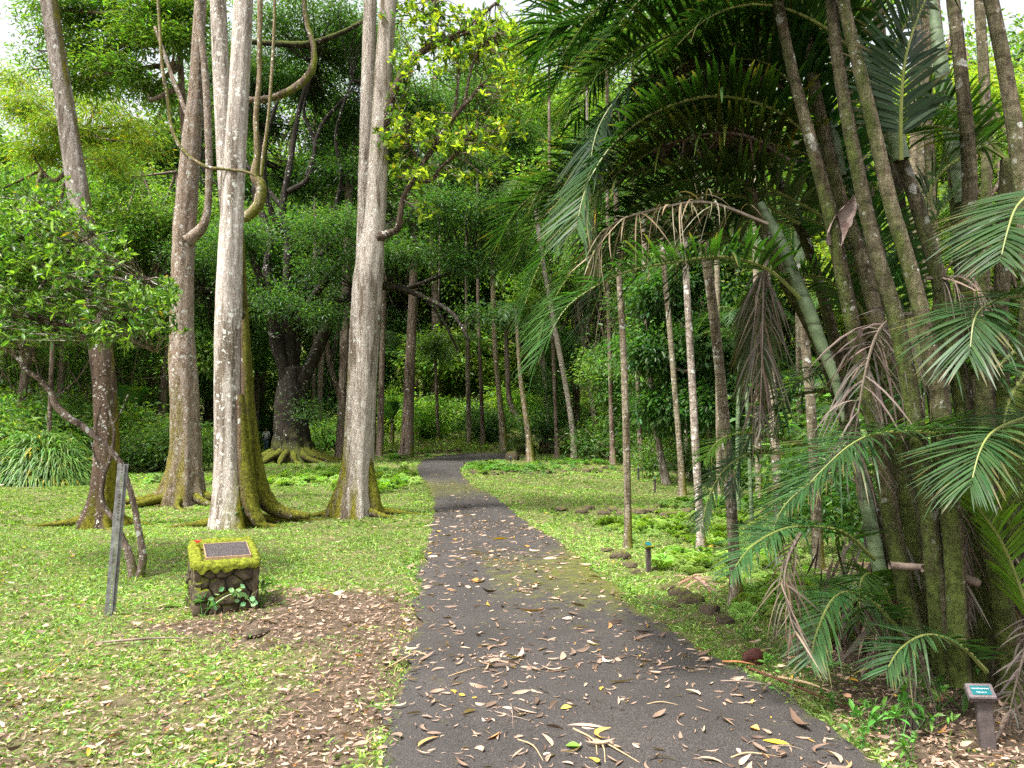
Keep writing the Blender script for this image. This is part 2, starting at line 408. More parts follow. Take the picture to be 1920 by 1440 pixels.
def foliage(mb, rg, lobes, clumps, per, cr, flat, L, W, base, var=.25, hue=.15, yellow=.0, shell=.1, tpl=RH, droop=.2, tilt=.55, hang=0, m=0):
    """leaf clumps spread through ellipsoid lobes; returns clump centres"""
    lobes = np.asarray(lobes, float); big = []
    for lb in lobes:
        for _ in range(6):
            k_ = rg.uniform(.35, .72, 3); o_ = unit(rg.normal(size=3)) * rg.uniform(.15, .85)
            big.append(np.r_[lb[:3] + o_ * lb[3:6] * [1, 1, 1.15], lb[3:6] * k_ * [1, 1, .8]])
    lobes = np.array(big)
    vol = (lobes[:, 3] * lobes[:, 4] * lobes[:, 5]) ** .67
    cnt = np.maximum(1, (clumps * vol / vol.sum()).astype(int))
    cen = []
    for lb, k in zip(lobes, cnt):
        q = unit(rg.normal(size=(int(k * 1.9), 3))); q = q * (shell + (1.12 - shell) * rg.random((len(q), 1)) ** .75) * rg.uniform(.75, 1.2, (len(q), 1))
        c_ = lb[:3] + q * lb[3:6]; f_ = 2.2 / max(lb[3], .3)
        g_ = np.sin(c_[:, 0] * f_ * 1.7 + 2 * np.sin(c_[:, 2] * f_)) + np.sin(c_[:, 1] * f_ * 1.5 + c_[:, 2] * f_ * 2.3 + 1) + np.sin(c_[:, 2] * f_ * 3.1 + c_[:, 0] * f_)
        c_ = c_[np.argsort(-(g_ + rg.normal(0, .8, len(g_))))[:k]]
        cen.append(c_)
    cen = np.concatenate(cen)
    K = len(cen)
    axis = np.repeat(unit(rg.normal(size=(K, 3)) * [1, 1, .25]), per, 0)
    spread = rg.normal(size=(K * per, 3)) * [1, 1, flat] * cr * np.repeat(rg.uniform(.6, 1.4, (K, 1)), per, 0)
    pos = np.repeat(cen, per, 0) + spread
    d = unit(unit(spread) + axis * .5 + rg.normal(0, .35, (K * per, 3)) + [0, 0, -hang])
    nr = unit(rg.normal(0, tilt, (K * per, 3)) + [0, 0, 1] - d * .01)
    cb = np.exp(rg.normal(0, .22, (K, 1))) * (1 + rg.normal(0, .10, (K, 3)) * [1, .2, .6])
    C = np.clip(tint(rg, K * per, base, var, hue, yellow) * np.repeat(cb, per, 0), .003, .8)
    Ls = L * rg.uniform(.6, 1.3, K * per)
    leaves(mb, pos, d, nr, Ls, Ls * W / L, C, tpl, droop, m)
    return cen

def limbs(mb, rg, root, ends, r0, r1=.01, m=0, sag=.1, frm=None, seg=6):
    """curved limbs from points near root to each end"""
    root = np.asarray(root, float)
    for e in ends:
        s = root if frm is None else frm[rg.integers(len(frm))]
        mid = (s + e) / 2 + rg.normal(0, .12, 3) * np.linalg.norm(e - s) + [0, 0, -sag * np.linalg.norm(e - s)]
        tube(mb, [s, mid, e], [r0, r0 * .6, r1], seg, 8, m, rough=.08, seed=int(rg.integers(99)))

def rosettes(mb, rg, tips, axis, k, L, W, base, var=.25, yellow=.03, tpl=OV, m=0, young=None):
    K = len(tips); n = K * k
    ax = np.repeat(unit(axis), k, 0)
    d = unit(rg.normal(size=(n, 3)) + ax * .9)
    pos = np.repeat(tips, k, 0) + rg.normal(0, L * .12, (n, 3))
    nr = unit(ax + rg.normal(0, .35, (n, 3)) + [0, 0, .5])
    C = tint(rg, n, base, var, .12, yellow)
    if young is not None:
        y = np.repeat(rg.random(K) < young[0], k) & (rg.random(n) < .7); C[y] = np.asarray(young[1]) * np.exp(rg.normal(0, .18, (y.sum(), 1)))
    Ls = L * rg.uniform(.55, 1.2, n)
    leaves(mb, pos, d, nr, Ls, Ls * W / L, C, tpl, .22, m)

# palm frond: rachis along ctrl points, leaflets both sides
def frond(mb, rg, ctrl, n=48, L=.6, W=.03, droop=.3, lift=.25, base=(.03, .075, .015), var=.18, r0=.014, start=.12,
          dead=False, sides=(1, -1), refup=(0, 0, 1), ang=(78, 40), yellow=0):
    q = 60
    c = catmull(ctrl, q); t = unit(np.gradient(c, axis=0))
    tube(mb, c[::4], np.linspace(r0, .003, len(c[::4])), 5, 24, 1)
    up = np.asarray(refup, float)
    if not dead: n, W, droop = int(n * 1.4), W * .82, droop * .55
    for sg in sides:
        s = np.linspace(start, 1, n) + rg.normal(0, .4 / n, n); s = np.clip(s, 0, 1)
        keep = (rg.random(len(s)) > (.25 if dead else .05)) & (dead | (np.sin(s * rg.uniform(20, 40) + rg.uniform(0, 6)) < .985 + rg.normal(0, .02, len(s))))
        s = s[keep]; k = len(s)
        idx = s * (q - 1); i = np.minimum(idx.astype(int), q - 2); f = (idx - i)[:, None]
        p = c[i] * (1 - f) + c[i + 1] * f; tt = unit(t[i] * (1 - f) + t[i + 1] * f)
        sd = unit(np.cross(tt, up)) * sg; nr = unit(np.cross(sd * sg, tt))
        a = np.radians(ang[0] + (ang[1] - ang[0]) * s[:, None] + rg.normal(0, 3 if not dead else 14, (k, 1)))
        d = unit(sd * np.sin(a) + tt * np.cos(a) + nr * (lift + rg.normal(0, .06 if not dead else .3, (k, 1))))
        Ln = L * np.sin(PI * (.14 + .80 * s)) ** .6 * rg.uniform(.8, 1.06, k)
        m_ = 6; u = np.linspace(0, 1, m_)
        wp = np.array([.35, .85, 1, .85, .55, .06]) * W * .5
        dr = (droop * rg.uniform(.5, 1.7, k) + (rg.random(k) < .06) * .5)[:, None]
        cc = p[:, None] + d[:, None] * (u[None, :, None] * Ln[:, None, None])
        cc[..., 2] -= dr * (u ** 2)[None] * Ln[:, None]
        if dead: cc[..., :2] += rg.normal(0, .05, (k, 1, 2)) * (u ** 2)[None, :, None]
        tan = unit(np.gradient(cc, axis=1))
        wv = unit(np.cross(tan, nr[:, None] + rg.normal(0, .1 if not dead else .8, (k, 1, 3))))
        wpp = wp[None, :, None] * (rg.uniform(.35, .8, (k, 1, 1)) if dead else (1.1 - .6 * s)[:, None, None])
        V = np.stack([cc - wv * wpp, cc + wv * wpp], 2).reshape(k, m_ * 2, 3)
        j = np.arange(m_ - 1) * 2
        qd = np.stack([j, j + 1, j + 3, j + 2], -1)
        Q = (np.arange(k)[:, None, None] * m_ * 2 + qd[None]).reshape(-1, 4)
        C = np.repeat(tint(rg, k, base, var, .1, yellow), m_ * 2, 0).reshape(k, m_ * 2, 3)
        if not dead:   # browned tips on some leaflets
            br_ = rg.random(k) < .22; C[br_, -3:] = C[br_, -3:] * .3 + np.array([.2, .13, .05]) * .7
        mb.add(V.reshape(-1, 3), Q, None, C.reshape(-1, 3), 0)

def arch(p, az, elev, L, g=.55, bend=0):
    """control points of a frond that leaves p and bends over"""
    h = np.array([math.cos(az), math.sin(az), 0]); sd = np.array([-h[1], h[0], 0])
    return [np.asarray(p) + h * L * s * math.cos(elev) * (1 - .12 * s) + np.array([0, 0, 1]) * (L * s * math.sin(elev) - g * L * s * s) + sd * bend * s * s * L
            for s in np.linspace(0, 1, 6)]

# ------------------------------------------------------------------ camera, world, sun
cd = bpy.data.cameras.new('camera'); cam = bpy.data.objects.new('camera', cd); COL.objects.link(cam)
cam.location = CAM; cam.rotation_euler = (PI / 2 + PITCH, 0, 0)
cd.sensor_width = 36; cd.lens = F / 1920 * 36; cd.clip_end = 2000; cd.clip_start = .05
sc.camera = cam
w = bpy.data.worlds.new('World'); sc.world = w; w.use_nodes = True
nt = w.node_tree; bg = nt.nodes['Background']
sky = nt.nodes.new('ShaderNodeTexSky'); sky.sky_type = 'NISHITA'; sky.sun_disc = False
SUN_EL, SUN_AZ = math.radians(62), math.radians(-130)   # azimuth from +Y towards +X
sky.sun_elevation = SUN_EL; sky.sun_rotation = SUN_AZ
sky.air_density = 1.0; sky.dust_density = 5.0; sky.ozone_density = 1
hs = nt.nodes.new('ShaderNodeHueSaturation'); hs.inputs['Saturation'].default_value = .22
nt.links.new(sky.outputs[0], hs.inputs['Color']); nt.links.new(hs.outputs[0], bg.inputs[0])
bg.inputs[1].default_value = .15
sl = bpy.data.lights.new('sun', 'SUN'); so = bpy.data.objects.new('sun', sl); COL.objects.link(so)
sl.energy = 3.2; sl.angle = math.radians(7); sl.color = (1, .97, .9)
sd = Vector((math.sin(SUN_AZ) * math.cos(SUN_EL), math.cos(SUN_AZ) * math.cos(SUN_EL), math.sin(SUN_EL)))
so.rotation_euler = sd.to_track_quat('Z', 'Y').to_euler(); so.location = (-20, -5, 40)
sc.view_settings.view_transform = 'Standard'; sc.view_settings.look = 'None'
sc.view_settings.exposure = 1.5; sc.view_settings.gamma = 1
DENOISE = False
sc.render.engine = 'CYCLES'
cy = sc.cycles
cy.max_bounces = 8; cy.diffuse_bounces = 6; cy.glossy_bounces = 2; cy.transmission_bounces = 6; cy.transparent_max_bounces = 4
cy.use_denoising = DENOISE; cy.use_adaptive_sampling = True; cy.adaptive_threshold = .02
cy.sample_clamp_indirect = 6
cy.caustics_reflective = False; cy.caustics_refractive = False

# ------------------------------------------------------------------ path
LPX = [(717, 1440), (728, 1360), (745, 1290), (766, 1230), (778, 1180), (781, 1130), (785, 1085), (797, 1030), (810, 980), (815, 945), (802, 912), (786, 888), (784, 873), (800, 861), (850, 853), (950, 849)]
RPX = [(1653, 1440), (1590, 1392), (1530, 1340), (1450, 1296), (1385, 1258), (1280, 1198), (1190, 1140), (1153, 1100), (1093, 1055), (1020, 1000), (968, 965), (937, 938), (905, 920), (880, 904), (864, 888), (868, 875), (885, 866), (985, 858)]
LP = np.array([G(*p)[:2] for p in LPX]); RP = np.array([G(*p)[:2] for p in RPX])
LP = np.vstack([[-.55, -6], [-.6, 0], LP]); RP = np.vstack([[1.75, -6], [1.78, 0], RP])
LPc = catmull(np.c_[LP, np.zeros(len(LP))], 260)[:, :2]; RPc = catmull(np.c_[RP, np.zeros(len(RP))], 260)[:, :2]
poly = np.vstack([LPc, RPc[::-1]])

def inpoly(x, y, pl):
    x = np.asarray(x); y = np.asarray(y); ins = np.zeros(x.shape, bool)
    xa, ya = pl[:, 0], pl[:, 1]; xb, yb = np.roll(xa, -1), np.roll(ya, -1)
    for a, b, c, d in zip(xa, ya, xb, yb):
        if b == d: continue
        k = ((b > y) != (d > y)) & (x < (c - a) * (y - b) / (d - b) + a)
        ins ^= k
    return ins

def edge_dist(x, y):
    pts = np.vstack([LPc[::3], RPc[::3]])
    out = np.full(x.shape, 1e9)
    for s in range(0, len(x), 20000):
        d = np.hypot(x[s:s + 20000, None] - pts[None, :, 0], y[s:s + 20000, None] - pts[None, :, 1])
        out[s:s + 20000] = d.min(1)
    return out

mb = MB()
k = 17
A = LPc; B = RPc
# match the two edges by their y so that cross sections stay level
yy = np.concatenate([np.linspace(-6, 12, 120), np.linspace(12.2, 30, 60)])
def at_y(c, y):
    i = np.argmax(c[:, 1] >= y) if (c[:, 1] >= y).any() else len(c) - 1
    i = max(i, 1); a, b = c[i - 1], c[i]
    return a + (b - a) * np.clip((y - a[1]) / (b[1] - a[1] + 1e-9), 0, 1)
rows = [(at_y(A, y), at_y(B, y)) for y in yy]
la, lb = rows[-1]
ia = np.argmax(A[:, 1] >= 30); ib = np.argmax(B[:, 1] >= 30)
for s in np.linspace(0, 1, 40)[1:]:
    rows.append((A[int(ia + (len(A) - 1 - ia) * s)], B[int(ib + (len(B) - 1 - ib) * s)]))
V = []; C = []
for (a, b) in rows:
    for s in np.linspace(0, 1, k):
        ed = min(s, 1 - s)
        wob = .045 * math.sin(a[1] * 4.1) + .03 * math.sin(a[1] * 10.7 + 1) + R.normal(0, .012)
        p = a + (b - a) * s + (np.array([wob, 0]) if ed < .01 else 0)
        V.append((p[0], p[1], float(H(*p)) + (.012 + .014 * min(1, ed * 8))))
        ge = math.exp(-((p[1] - 8.6) / 1.9) ** 2) * (.27 if s > .35 else .03) * (0.25 + s)
        ge += .25 * math.exp(-((p[1] - 22) / 3.5) ** 2)
        ge += .13 * math.exp(-ed * 22)
        C.append((ge, 0, 0))
V = np.array(V); n = len(rows)
i = np.arange(n - 1)[:, None] * k; j = np.arange(k - 1)[None]
mb.add(V, np.stack([i + j, i + j + 1, i + k + j + 1, i + k + j], -1).reshape(-1, 4), None, np.array(C))
tag(mb.obj('path', ASPH, smooth=True), kind='structure')

# ------------------------------------------------------------------ ground
def litter(x, y):
    """0 grass .. 1 bare soil under fallen leaves"""
    x = np.asarray(x, float); y = np.asarray(y, float)
    c = G(640, 1150); d = np.hypot((x - c[0]) / 1.15, (y - c[1]) / 1.25)
    v = 1.1 * np.exp(-d ** 2.6)
    c = G(470, 1175); d = np.hypot((x - c[0]) / 1.1, (y - c[1]) / .35); v = np.maximum(v, np.exp(-d ** 4))
    v = np.maximum(v, .9 * np.exp(-((x + 1.05) / .5) ** 2) * sstep(7.6, 5.2, y))
    # right verge and under the palm clump
    v = np.maximum(v, .9 * np.exp(-np.maximum(0, 5.6 - y - 0) * 0) * sstep(1.7, 2.1, x) * sstep(6.0, 4.6, y))
    d = np.hypot((x - 3.4) / 1.5, (y - 5.4) / 1.3); v = np.maximum(v, np.exp(-d ** 4))
    v = np.maximum(v, .42 * sstep(6, 4.4, y) * sstep(0, -1, x))
    v = np.maximum(v, .35 * sstep(42, 50, y))
    v = np.maximum(v, .75 * np.exp(-((x - 9) / 3.5) ** 2 - ((y - 33) / 5) ** 2))
    v = np.maximum(v, .7 * sstep(12, 16, x) * sstep(9, 16, y))
    n = np.sin(x * 3.1 + 2 * np.sin(y * 1.7)) * np.sin(y * 2.7 + 1.5 * np.sin(x * 2.3)) * .16 + .22 * np.sin(x * 8.3 + 3 * np.sin(y * 5.1)) * np.sin(y * 7.7 + 2 * np.sin(x * 6.3))
    n = n * np.where(v > .03, .6, .45) * sstep(0, .3, v + .18)
    return np.clip(v + n, 0, 1)

def axis_(lo, hi, near, far, c0, c1):
    a = list(np.arange(c0, c1, near)); x = c1; s = near
    while x < hi: a.append(x); s = min(far, s * 1.13); x += s
    x = c0; s = near; pre = []
    while x > lo: s = min(far, s * 1.13); x -= s; pre.append(x)
    return np.array(pre[::-1] + a)
gx = axis_(-500, 500, .12, 30, -8, 8); gy = axis_(-200, 600, .12, 30, 1.5, 16)
X, Y = np.meshgrid(gx, gy)
bumpy = R.normal(0, .008, X.shape) * (np.hypot(X, Y) < 20)
Z = H(X, Y) + bumpy
inp = inpoly(X.ravel(), Y.ravel(), poly).reshape(X.shape)
Z[inp] -= .02
mb = MB(); nx, ny = len(gx), len(gy)
i = np.arange(ny - 1)[:, None] * nx; j = np.arange(nx - 1)[None]
lt = litter(X, Y)
mb.add(np.stack([X, Y, Z], -1).reshape(-1, 3), np.stack([i + j, i + j + 1, i + nx + j + 1, i + nx + j], -1).reshape(-1, 4), None,
       np.repeat(lt.reshape(-1, 1), 3, 1))
tag(mb.obj('ground', SOIL, smooth=True), kind='structure')

# ------------------------------------------------------------------ grass (nobody could count the blades)
def scatter(rg, n, y0, y1, spread=.80, pw=1.0):
    y = y0 + (y1 - y0) * rg.random(n) ** pw
    x = (rg.random(n) * 2 - 1) * y * spread
    return x, y
mb = MB()
for (y0, y1, n, L, W) in ((2.6, 7, 100000, .062, .0095), (7, 13, 105000, .08, .014), (13, 26, 110000, .10, .022), (26, 50, 80000, .16, .05)):
    x, y = scatter(R, n, y0, y1, .76)
    l = litter(x, y); cl = np.sin(x * 7 + np.sin(y * 5) * 2) * np.sin(y * 6.3 + x) * .25
    ed = edge_dist(x, y)
    ip = inpoly(x, y, poly)
    keep = (R.random(n) > l * 1.15 - .05 + cl * .5) & (~ip | ((ed < .05) & (R.random(n) < .6)))
    x, y, ed, l = x[keep], y[keep], ed[keep], l[keep]; n = len(x)
    z = H(x, y) + .0
    d = unit(np.c_[R.normal(0, .8, n), R.normal(0, .8, n), R.uniform(.35, 1.1, n)])
    nr = np.c_[R.normal(0, 1, n), R.normal(0, 1, n), np.full(n, .6)]
    Ls = L * R.uniform(.4, 1.3, n) * (1 + .5 * (ed < .15) * (y < 14)) * (1 + .45 * np.sin(x * 4.3 + 2 * np.sin(y * 3.1)) * np.sin(y * 5.2 + x))
    br = np.exp(R.normal(0, .38, n)) * (1 + .18 * np.sin(x * 1.1 + y * .6))
    C = np.c_[.185 * br, .30 * br, .065 * br] * (1 + R.normal(0, .12, (n, 3)) * [1.1, .3, 1])
    C = np.clip(C, .01, .6)
    leaves(mb, np.c_[x, y, z - .004], d, nr, Ls, W * R.uniform(.6, 1.3, n), C, RH if y0 > 12 else BL, .45)
n = 26000; x, y = scatter(R, n, 2.6, 12, .76); l = litter(x, y)
pt = np.sin(x * 2.1 + 2 * np.sin(y * 1.3)) * np.sin(y * 1.9 + x)
keep = (R.random(n) > l + .1) & ~inpoly(x, y, poly) & (pt > -.1 + R.normal(0, .3, n)); x, y = x[keep], y[keep]; n = len(x)
leaves(mb, np.c_[x, y, H(x, y) + R.uniform(.005, .04, n)], unit(np.c_[R.normal(0, 1, n), R.normal(0, 1, n), R.uniform(0, .6, n)]), np.c_[R.normal(0, .4, n), R.normal(0, .4, n), np.ones(n)],
       .034 * np.exp(R.normal(0, .35, n)), .016, tint(R, n, (.13, .25, .045), .35, .15, .04, (.4, .3, .1)), OV, .1)
tag(mb.obj('grass', GRASS), 'short bright green lawn grass growing on both sides of the dark path', 'grass', kind='stuff')

# ------------------------------------------------------------------ fallen leaves
def dryleaf_batch(mb, rg, x, y, z, L, W, C, curl=.5, flat=.25):
    """strip leaves of five cross lines, curled sideways and upwards"""
    n = len(x); a = rg.uniform(0, 2 * PI, n)
    t = np.linspace(0, 1, 6); wp = np.array([.05, .7, 1, .92, .6, .03])
    bend = rg.normal(0, 1.3, n); lift = rg.uniform(0.0, curl, n)
    ang = a[:, None] + bend[:, None] * t[None]
    st = L[:, None] / 5
    cx = np.cumsum(np.cos(ang) * st, 1); cy_ = np.cumsum(np.sin(ang) * st, 1)
    cx -= cx.mean(1, keepdims=True); cy_ -= cy_.mean(1, keepdims=True)
    cz = .004 + lift[:, None] * L[:, None] * ((t - .5) ** 2)[None] * rg.uniform(0, 1.6, (n, 1)) + rg.uniform(0, flat, (n, 1)) * L[:, None] * t[None] * .3
    c = np.stack([x[:, None] + cx, y[:, None] + cy_, z[:, None] + cz], -1)
    sd = np.stack([-np.sin(ang), np.cos(ang), np.zeros_like(ang)], -1)
    roll = rg.normal(0, .5, (n, 1)) + rg.normal(0, .5, (n, 1)) * t[None]
    sd = sd * np.cos(roll)[..., None] + np.array([0, 0, 1.]) * np.abs(np.sin(roll))[..., None]
    w_ = (wp[None] * W[:, None] / 2)[..., None]
    cup = np.array([0, 0, 1.]) * w_ * rg.uniform(.1, .8, (n, 1, 1))
    V = np.stack([c - sd * w_ + cup, c, c + sd * w_ + cup], 2).reshape(n, 18, 3)
    V[..., 2] = np.maximum(V[..., 2], z[:, None] + .002)
    j = np.arange(5) * 3
    q = np.concatenate([np.stack([j, j + 1, j + 4, j + 3], -1), np.stack([j + 1, j + 2, j + 5, j + 4], -1)])
    Q = (np.arange(n)[:, None, None] * 18 + q[None]).reshape(-1, 4)
    mb.add(V.reshape(-1, 3), Q, None, np.repeat(C, 18, 0))

def drycols(rg, n):
    pal = np.array([[.42, .27, .21], [.34, .22, .175], [.25, .155, .12], [.5, .35, .27], [.17, .10, .075], [.45, .21, .10], [.62, .34, .05], [.10, .06, .045]])
    k = rg.choice(8, n, p=[.27, .25, .18, .11, .10, .03, .02, .04])
    return np.clip(pal[k] * [.86, .89, .85] * np.exp(rg.normal(0, .28, (n, 1))), .015, .9)

mb = MB(); mbp = MB()
for (y0, y1, n, L) in ((2.8, 6, 21000, .036), (6, 11, 24000, .042), (11, 20, 11000, .055), (20, 40, 4500, .09)):
    x, y = scatter(R, n, y0, y1, .76)
    l = litter(x, y); ip = inpoly(x, y, poly)
    l = np.where(y < 7.5, np.maximum(l, .22 * sstep(0, -1, x)), l)
    pr = np.where(ip, 0, np.clip(l * 1.1 + .10 + .22 * sstep(6.5, 4.5, y), 0, 1))
    keep = R.random(n) < pr
    x, y = x[keep], y[keep]; n = len(x)
    Ls = L * np.exp(R.normal(0, .38, n))
    dryleaf_batch(mb, R, x, y, H(x, y) + R.uniform(0, .03, n), Ls, Ls * R.uniform(.10, .36, n), drycols(R, n), 1.2, .9)
tag(mb.obj('leaf_litter', DRY, smooth=True), 'brown dead leaves lying thickly in the grass and on bare soil', 'leaf litter', kind='stuff')

# leaves on the asphalt: the nearest 290 are things, the rest one heap of litter
x, y = scatter(R, 46000, 2.9, 30, .4, 1.4); x = x + .3
bandp = .20 + .55 * np.exp(-((y - 12) / 4.5) ** 2) + .45 * np.exp(-((y - 5.4) / .35) ** 2) + .3 * np.exp(-((y - 9.5) / .6) ** 2)
drift = .55 + .9 * np.clip(np.sin(x * 2.7 + 2.2 * np.sin(y * 1.9)) * np.sin(y * 3.3 + 1.4 * np.sin(x * 3.1)) + .25 * np.sin(x * 9 + y * 4), 0, 1)
keep = inpoly(x, y, poly) & (R.random(len(x)) < bandp * drift)
x, y = x[keep], y[keep]
o_ = np.argsort(y); x, y = x[o_], y[o_]
NI = 288
xr, yr = x[NI:], y[NI:]; n = len(xr)
mb = MB(); Ls = .058 * np.exp(R.normal(0, .5, n))
dryleaf_batch(mb, R, xr, yr, H(xr, yr) + .024, Ls, Ls * R.uniform(.07, .27, n), drycols(R, n), .7, .5)
tag(mb.obj('path_leaf_litter', DRY, smooth=True), 'small pinkish brown leaves strewn along the farther stretch of asphalt', 'leaf litter', kind='stuff')
variants = []
PAL = [((.44, .29, .23), 'curled pinkish brown dead leaf'), ((.33, .21, .17), 'dull brown dead leaf'), ((.52, .37, .29), 'pale tan dead leaf'), ((.19, .115, .09), 'dark brown shrivelled leaf')]
for s in range(24):
    b = MB(); rg = np.random.default_rng(100 + s); L_ = min(.085, .05 * math.exp(rg.normal(.05, .38)))
    c_ = np.array(PAL[s % 4][0])
    dryleaf_batch(b, rg, np.zeros(1), np.zeros(1), np.zeros(1), np.array([L_]), np.array([max(.004, L_ * rg.uniform(.08, .27))]), c_[None] * .75, 1.3, .9)
    variants.append((b.mesh('fallen_leaf', DRY, True), PAL[s % 4][1]))
for i_ in range(min(NI, len(x))):
    me, lb_ = variants[int(R.integers(24))]
    o = link('fallen_leaf', me, None, (x[i_], y[i_], float(H(x[i_], y[i_])) + .026), float(R.uniform(0, 6.28)), float(R.uniform(.5, 1.1)))
    tag(o, lb_ + ' lying on the near dark asphalt path', 'fallen leaf', lb_ + 's on the near asphalt')
# special leaves one can tell apart
def onleaf(px, py, L_, W_, col, label, rz, seed, name='fallen_leaf'):
    b = MB(); rg = np.random.default_rng(seed); g = G(px, py)
    dryleaf_batch(b, rg, np.zeros(1), np.zeros(1), np.zeros(1), np.array([L_]), np.array([W_]), np.array([col]), .3, .2)
    zz = .027 if inpoly(np.array([g[0]]), np.array([g[1]]), poly)[0] else .03
    o = link(name, b.mesh(name, DRY, True), None, (g[0], g[1], float(H(g[0], g[1])) + zz), rz)
    tag(o, label, 'fallen leaf')
onleaf(800, 1402, .17, .028, (.62, .33, .10), 'long orange and tan leaf, lowest at the left of the asphalt', .25, 1)
onleaf(925, 1392, .13, .035, (.60, .30, .12), 'broad orange crumpled leaf in the middle of the path foreground', 2.9, 2)
onleaf(1130, 1388, .22, .03, (.66, .42, .10), 'long yellow tapering leaf beside a heap of straw coloured sheaths', 2.8, 3)
onleaf(1455, 1404, .13, .04, (.72, .45, .04), 'bright yellow folded leaf near the lower right of the path', .0, 4)
onleaf(850, 1306, .07, .025, (.66, .38, .05), 'small yellow crescent leaf standing up on the asphalt', 1.2, 5)
onleaf(867, 1313, .06, .03, (.7, .4, .06), 'small flat yellow leaf beside the yellow crescent leaf', .3, 6)
onleaf(1062, 1338, .07, .03, (.7, .44, .08), 'hooked yellow leaf alone on bare asphalt', 2.5, 7)
onleaf(1128, 1301, .06, .016, (.75, .4, .05), 'slim orange leaf right of the path centre', .1, 8)
onleaf(1075, 1413, .08, .045, (.12, .25, .03), 'curled fresh green leaf on the dark path', .4, 9)
onleaf(890, 1096, .13, .07, (.42, .2, .05), 'large rusty orange leaf on the mossy stretch of path', 0, 10)
onleaf(986, 1028, .14, .08, (.5, .22, .05), 'orange brown leaf where the path narrows', 0, 11)
onleaf(910, 1178, .2, .02, (.6, .55, .5), 'thin whitish curved leaf blade on the asphalt', -.2, 12)
onleaf(673, 1238, .1, .05, (.5, .25, .06), 'wide orange leaf on leaf litter left of the path', 0, 13)
onleaf(1590, 1318, .05, .03, (.6, .3, .2), 'pink brown leaf on the right verge below the palms', 1, 14)
onleaf(1600, 1285, .1, .03, (.72, .36, .04), 'orange strip of leaf beneath the palm clump', .1, 15)
onleaf(1415, 1378, .06, .05, (.62, .36, .10), 'squat tan orange leaf right of centre in the foreground', 1.3, 16)
# straw coloured sheaths and twigs
def stick(px1, py1, px2, py2, r, col_mat, name, label, cat, lift=.02, z2=0):
    a = G(px1, py1); b = G(px2, py2); b = b + [0, 0, z2]
    mid = (a + b) / 2 + [0, 0, lift] + R.normal(0, .02, 3) * [1, 1, 0]
    mb = MB(); r = r * .65; tube(mb, [a + [0, 0, r + .02], mid + [0, 0, r + .015], b + [0, 0, r + .02]], [r, r * .9, r * .4], 7, 14, rough=.08, seed=int(px1))
    tag(mb.obj(name, col_mat, None, True, tuple(a)), label, cat)
STRAW = plain('straw_sheath', (.28, .19, .10), (.46, .33, .19), 12, .7, .3)
stick(1075, 1375, 1120, 1425, .008, STRAW, 'dry_stalk', 'straw stalk lying steeply in the heap at the bottom of the path', 'dry stalk')
stick(1118, 1395, 1200, 1440, .007, STRAW, 'dry_stalk', 'straw stalk running to the bottom edge from the long yellow leaf', 'dry stalk')
stick(970, 1395, 1020, 1438, .006, STRAW, 'dry_stalk', 'thin straw stalk alone below the crossed twig', 'dry stalk')
stick(1110, 1393, 1135, 1440, .007, STRAW, 'dry_stalk', 'straw stalk lying upright in view under the long yellow leaf', 'dry stalk')
stick(950, 1350, 1008, 1364, .004, LOGM, 'twig', 'thin twig lying across another twig on the asphalt', 'twig')
stick(957, 1325, 962, 1378, .004, LOGM, 'twig', 'thin twig pointing away from the viewer, crossed by another', 'twig')
stick(840, 1275, 900, 1258, .006, STRAW, 'twig', 'pale split stalk left of the path centre', 'twig')
stick(1212, 1328, 1275, 1330, .005, STRAW, 'twig', 'pale pointed sheath lying level near a leaf pile', 'twig')
stick(1370, 1430, 1460, 1428, .007, STRAW, 'twig', 'long pale stalk along the bottom right of the path', 'twig')
stick(1420, 1412, 1510, 1416, .005, LOGM, 'twig', 'dark twig just below the bright yellow folded leaf', 'twig')
stick(800, 1235, 770, 1228, .008, STRAW, 'twig', 'short straw stalk at the left path edge', 'twig')
stick(722, 1262, 790, 1226, .009, STRAW, 'dry_stalk', 'bent straw stalk reaching from the litter onto the path', 'dry stalk')
stick(1400, 1258, 1660, 1368, .011, REDBROWN, 'fallen_frond_stalk', 'long purple brown frond stalk lying along the right path edge', 'frond stalk')
stick(1460, 1278, 1570, 1310, .014, STRAW, 'dry_sheath', 'reddish straw sheath fallen on the right verge', 'palm sheath')
stick(1352, 1284, 1450, 1292, .008, LOGM, 'dry_stalk', 'thin brown stalk overhanging the right edge of the asphalt', 'dry stalk')
stick(1355, 1248, 1415, 1254, .012, plain('orange_bark', (.35, .13, .05), (.5, .22, .1), 9, .7), 'bark_strip', 'orange strip of bark in front of the dark red husk', 'bark strip')
stick(1615, 1278, 1665, 1240, .012, LOGM, 'fallen_stick', 'straight grey stick leaning up towards the palm clump', 'stick', z2=.12)
stick(180, 1213, 360, 1203, .014, LOGM, 'fallen_branch', 'pale bare branch lying in the grass below the pedestal', 'branch')
stick(300, 1146, 335, 1145, .018, B_DARK, 'fallen_branch', 'short dark stick in the grass left of the pedestal', 'branch')
stick(1865, 1400, 1925, 1360, .016, LOGM, 'fallen_stick', 'grey stick leaning beside the plant label post', 'stick', z2=.1)

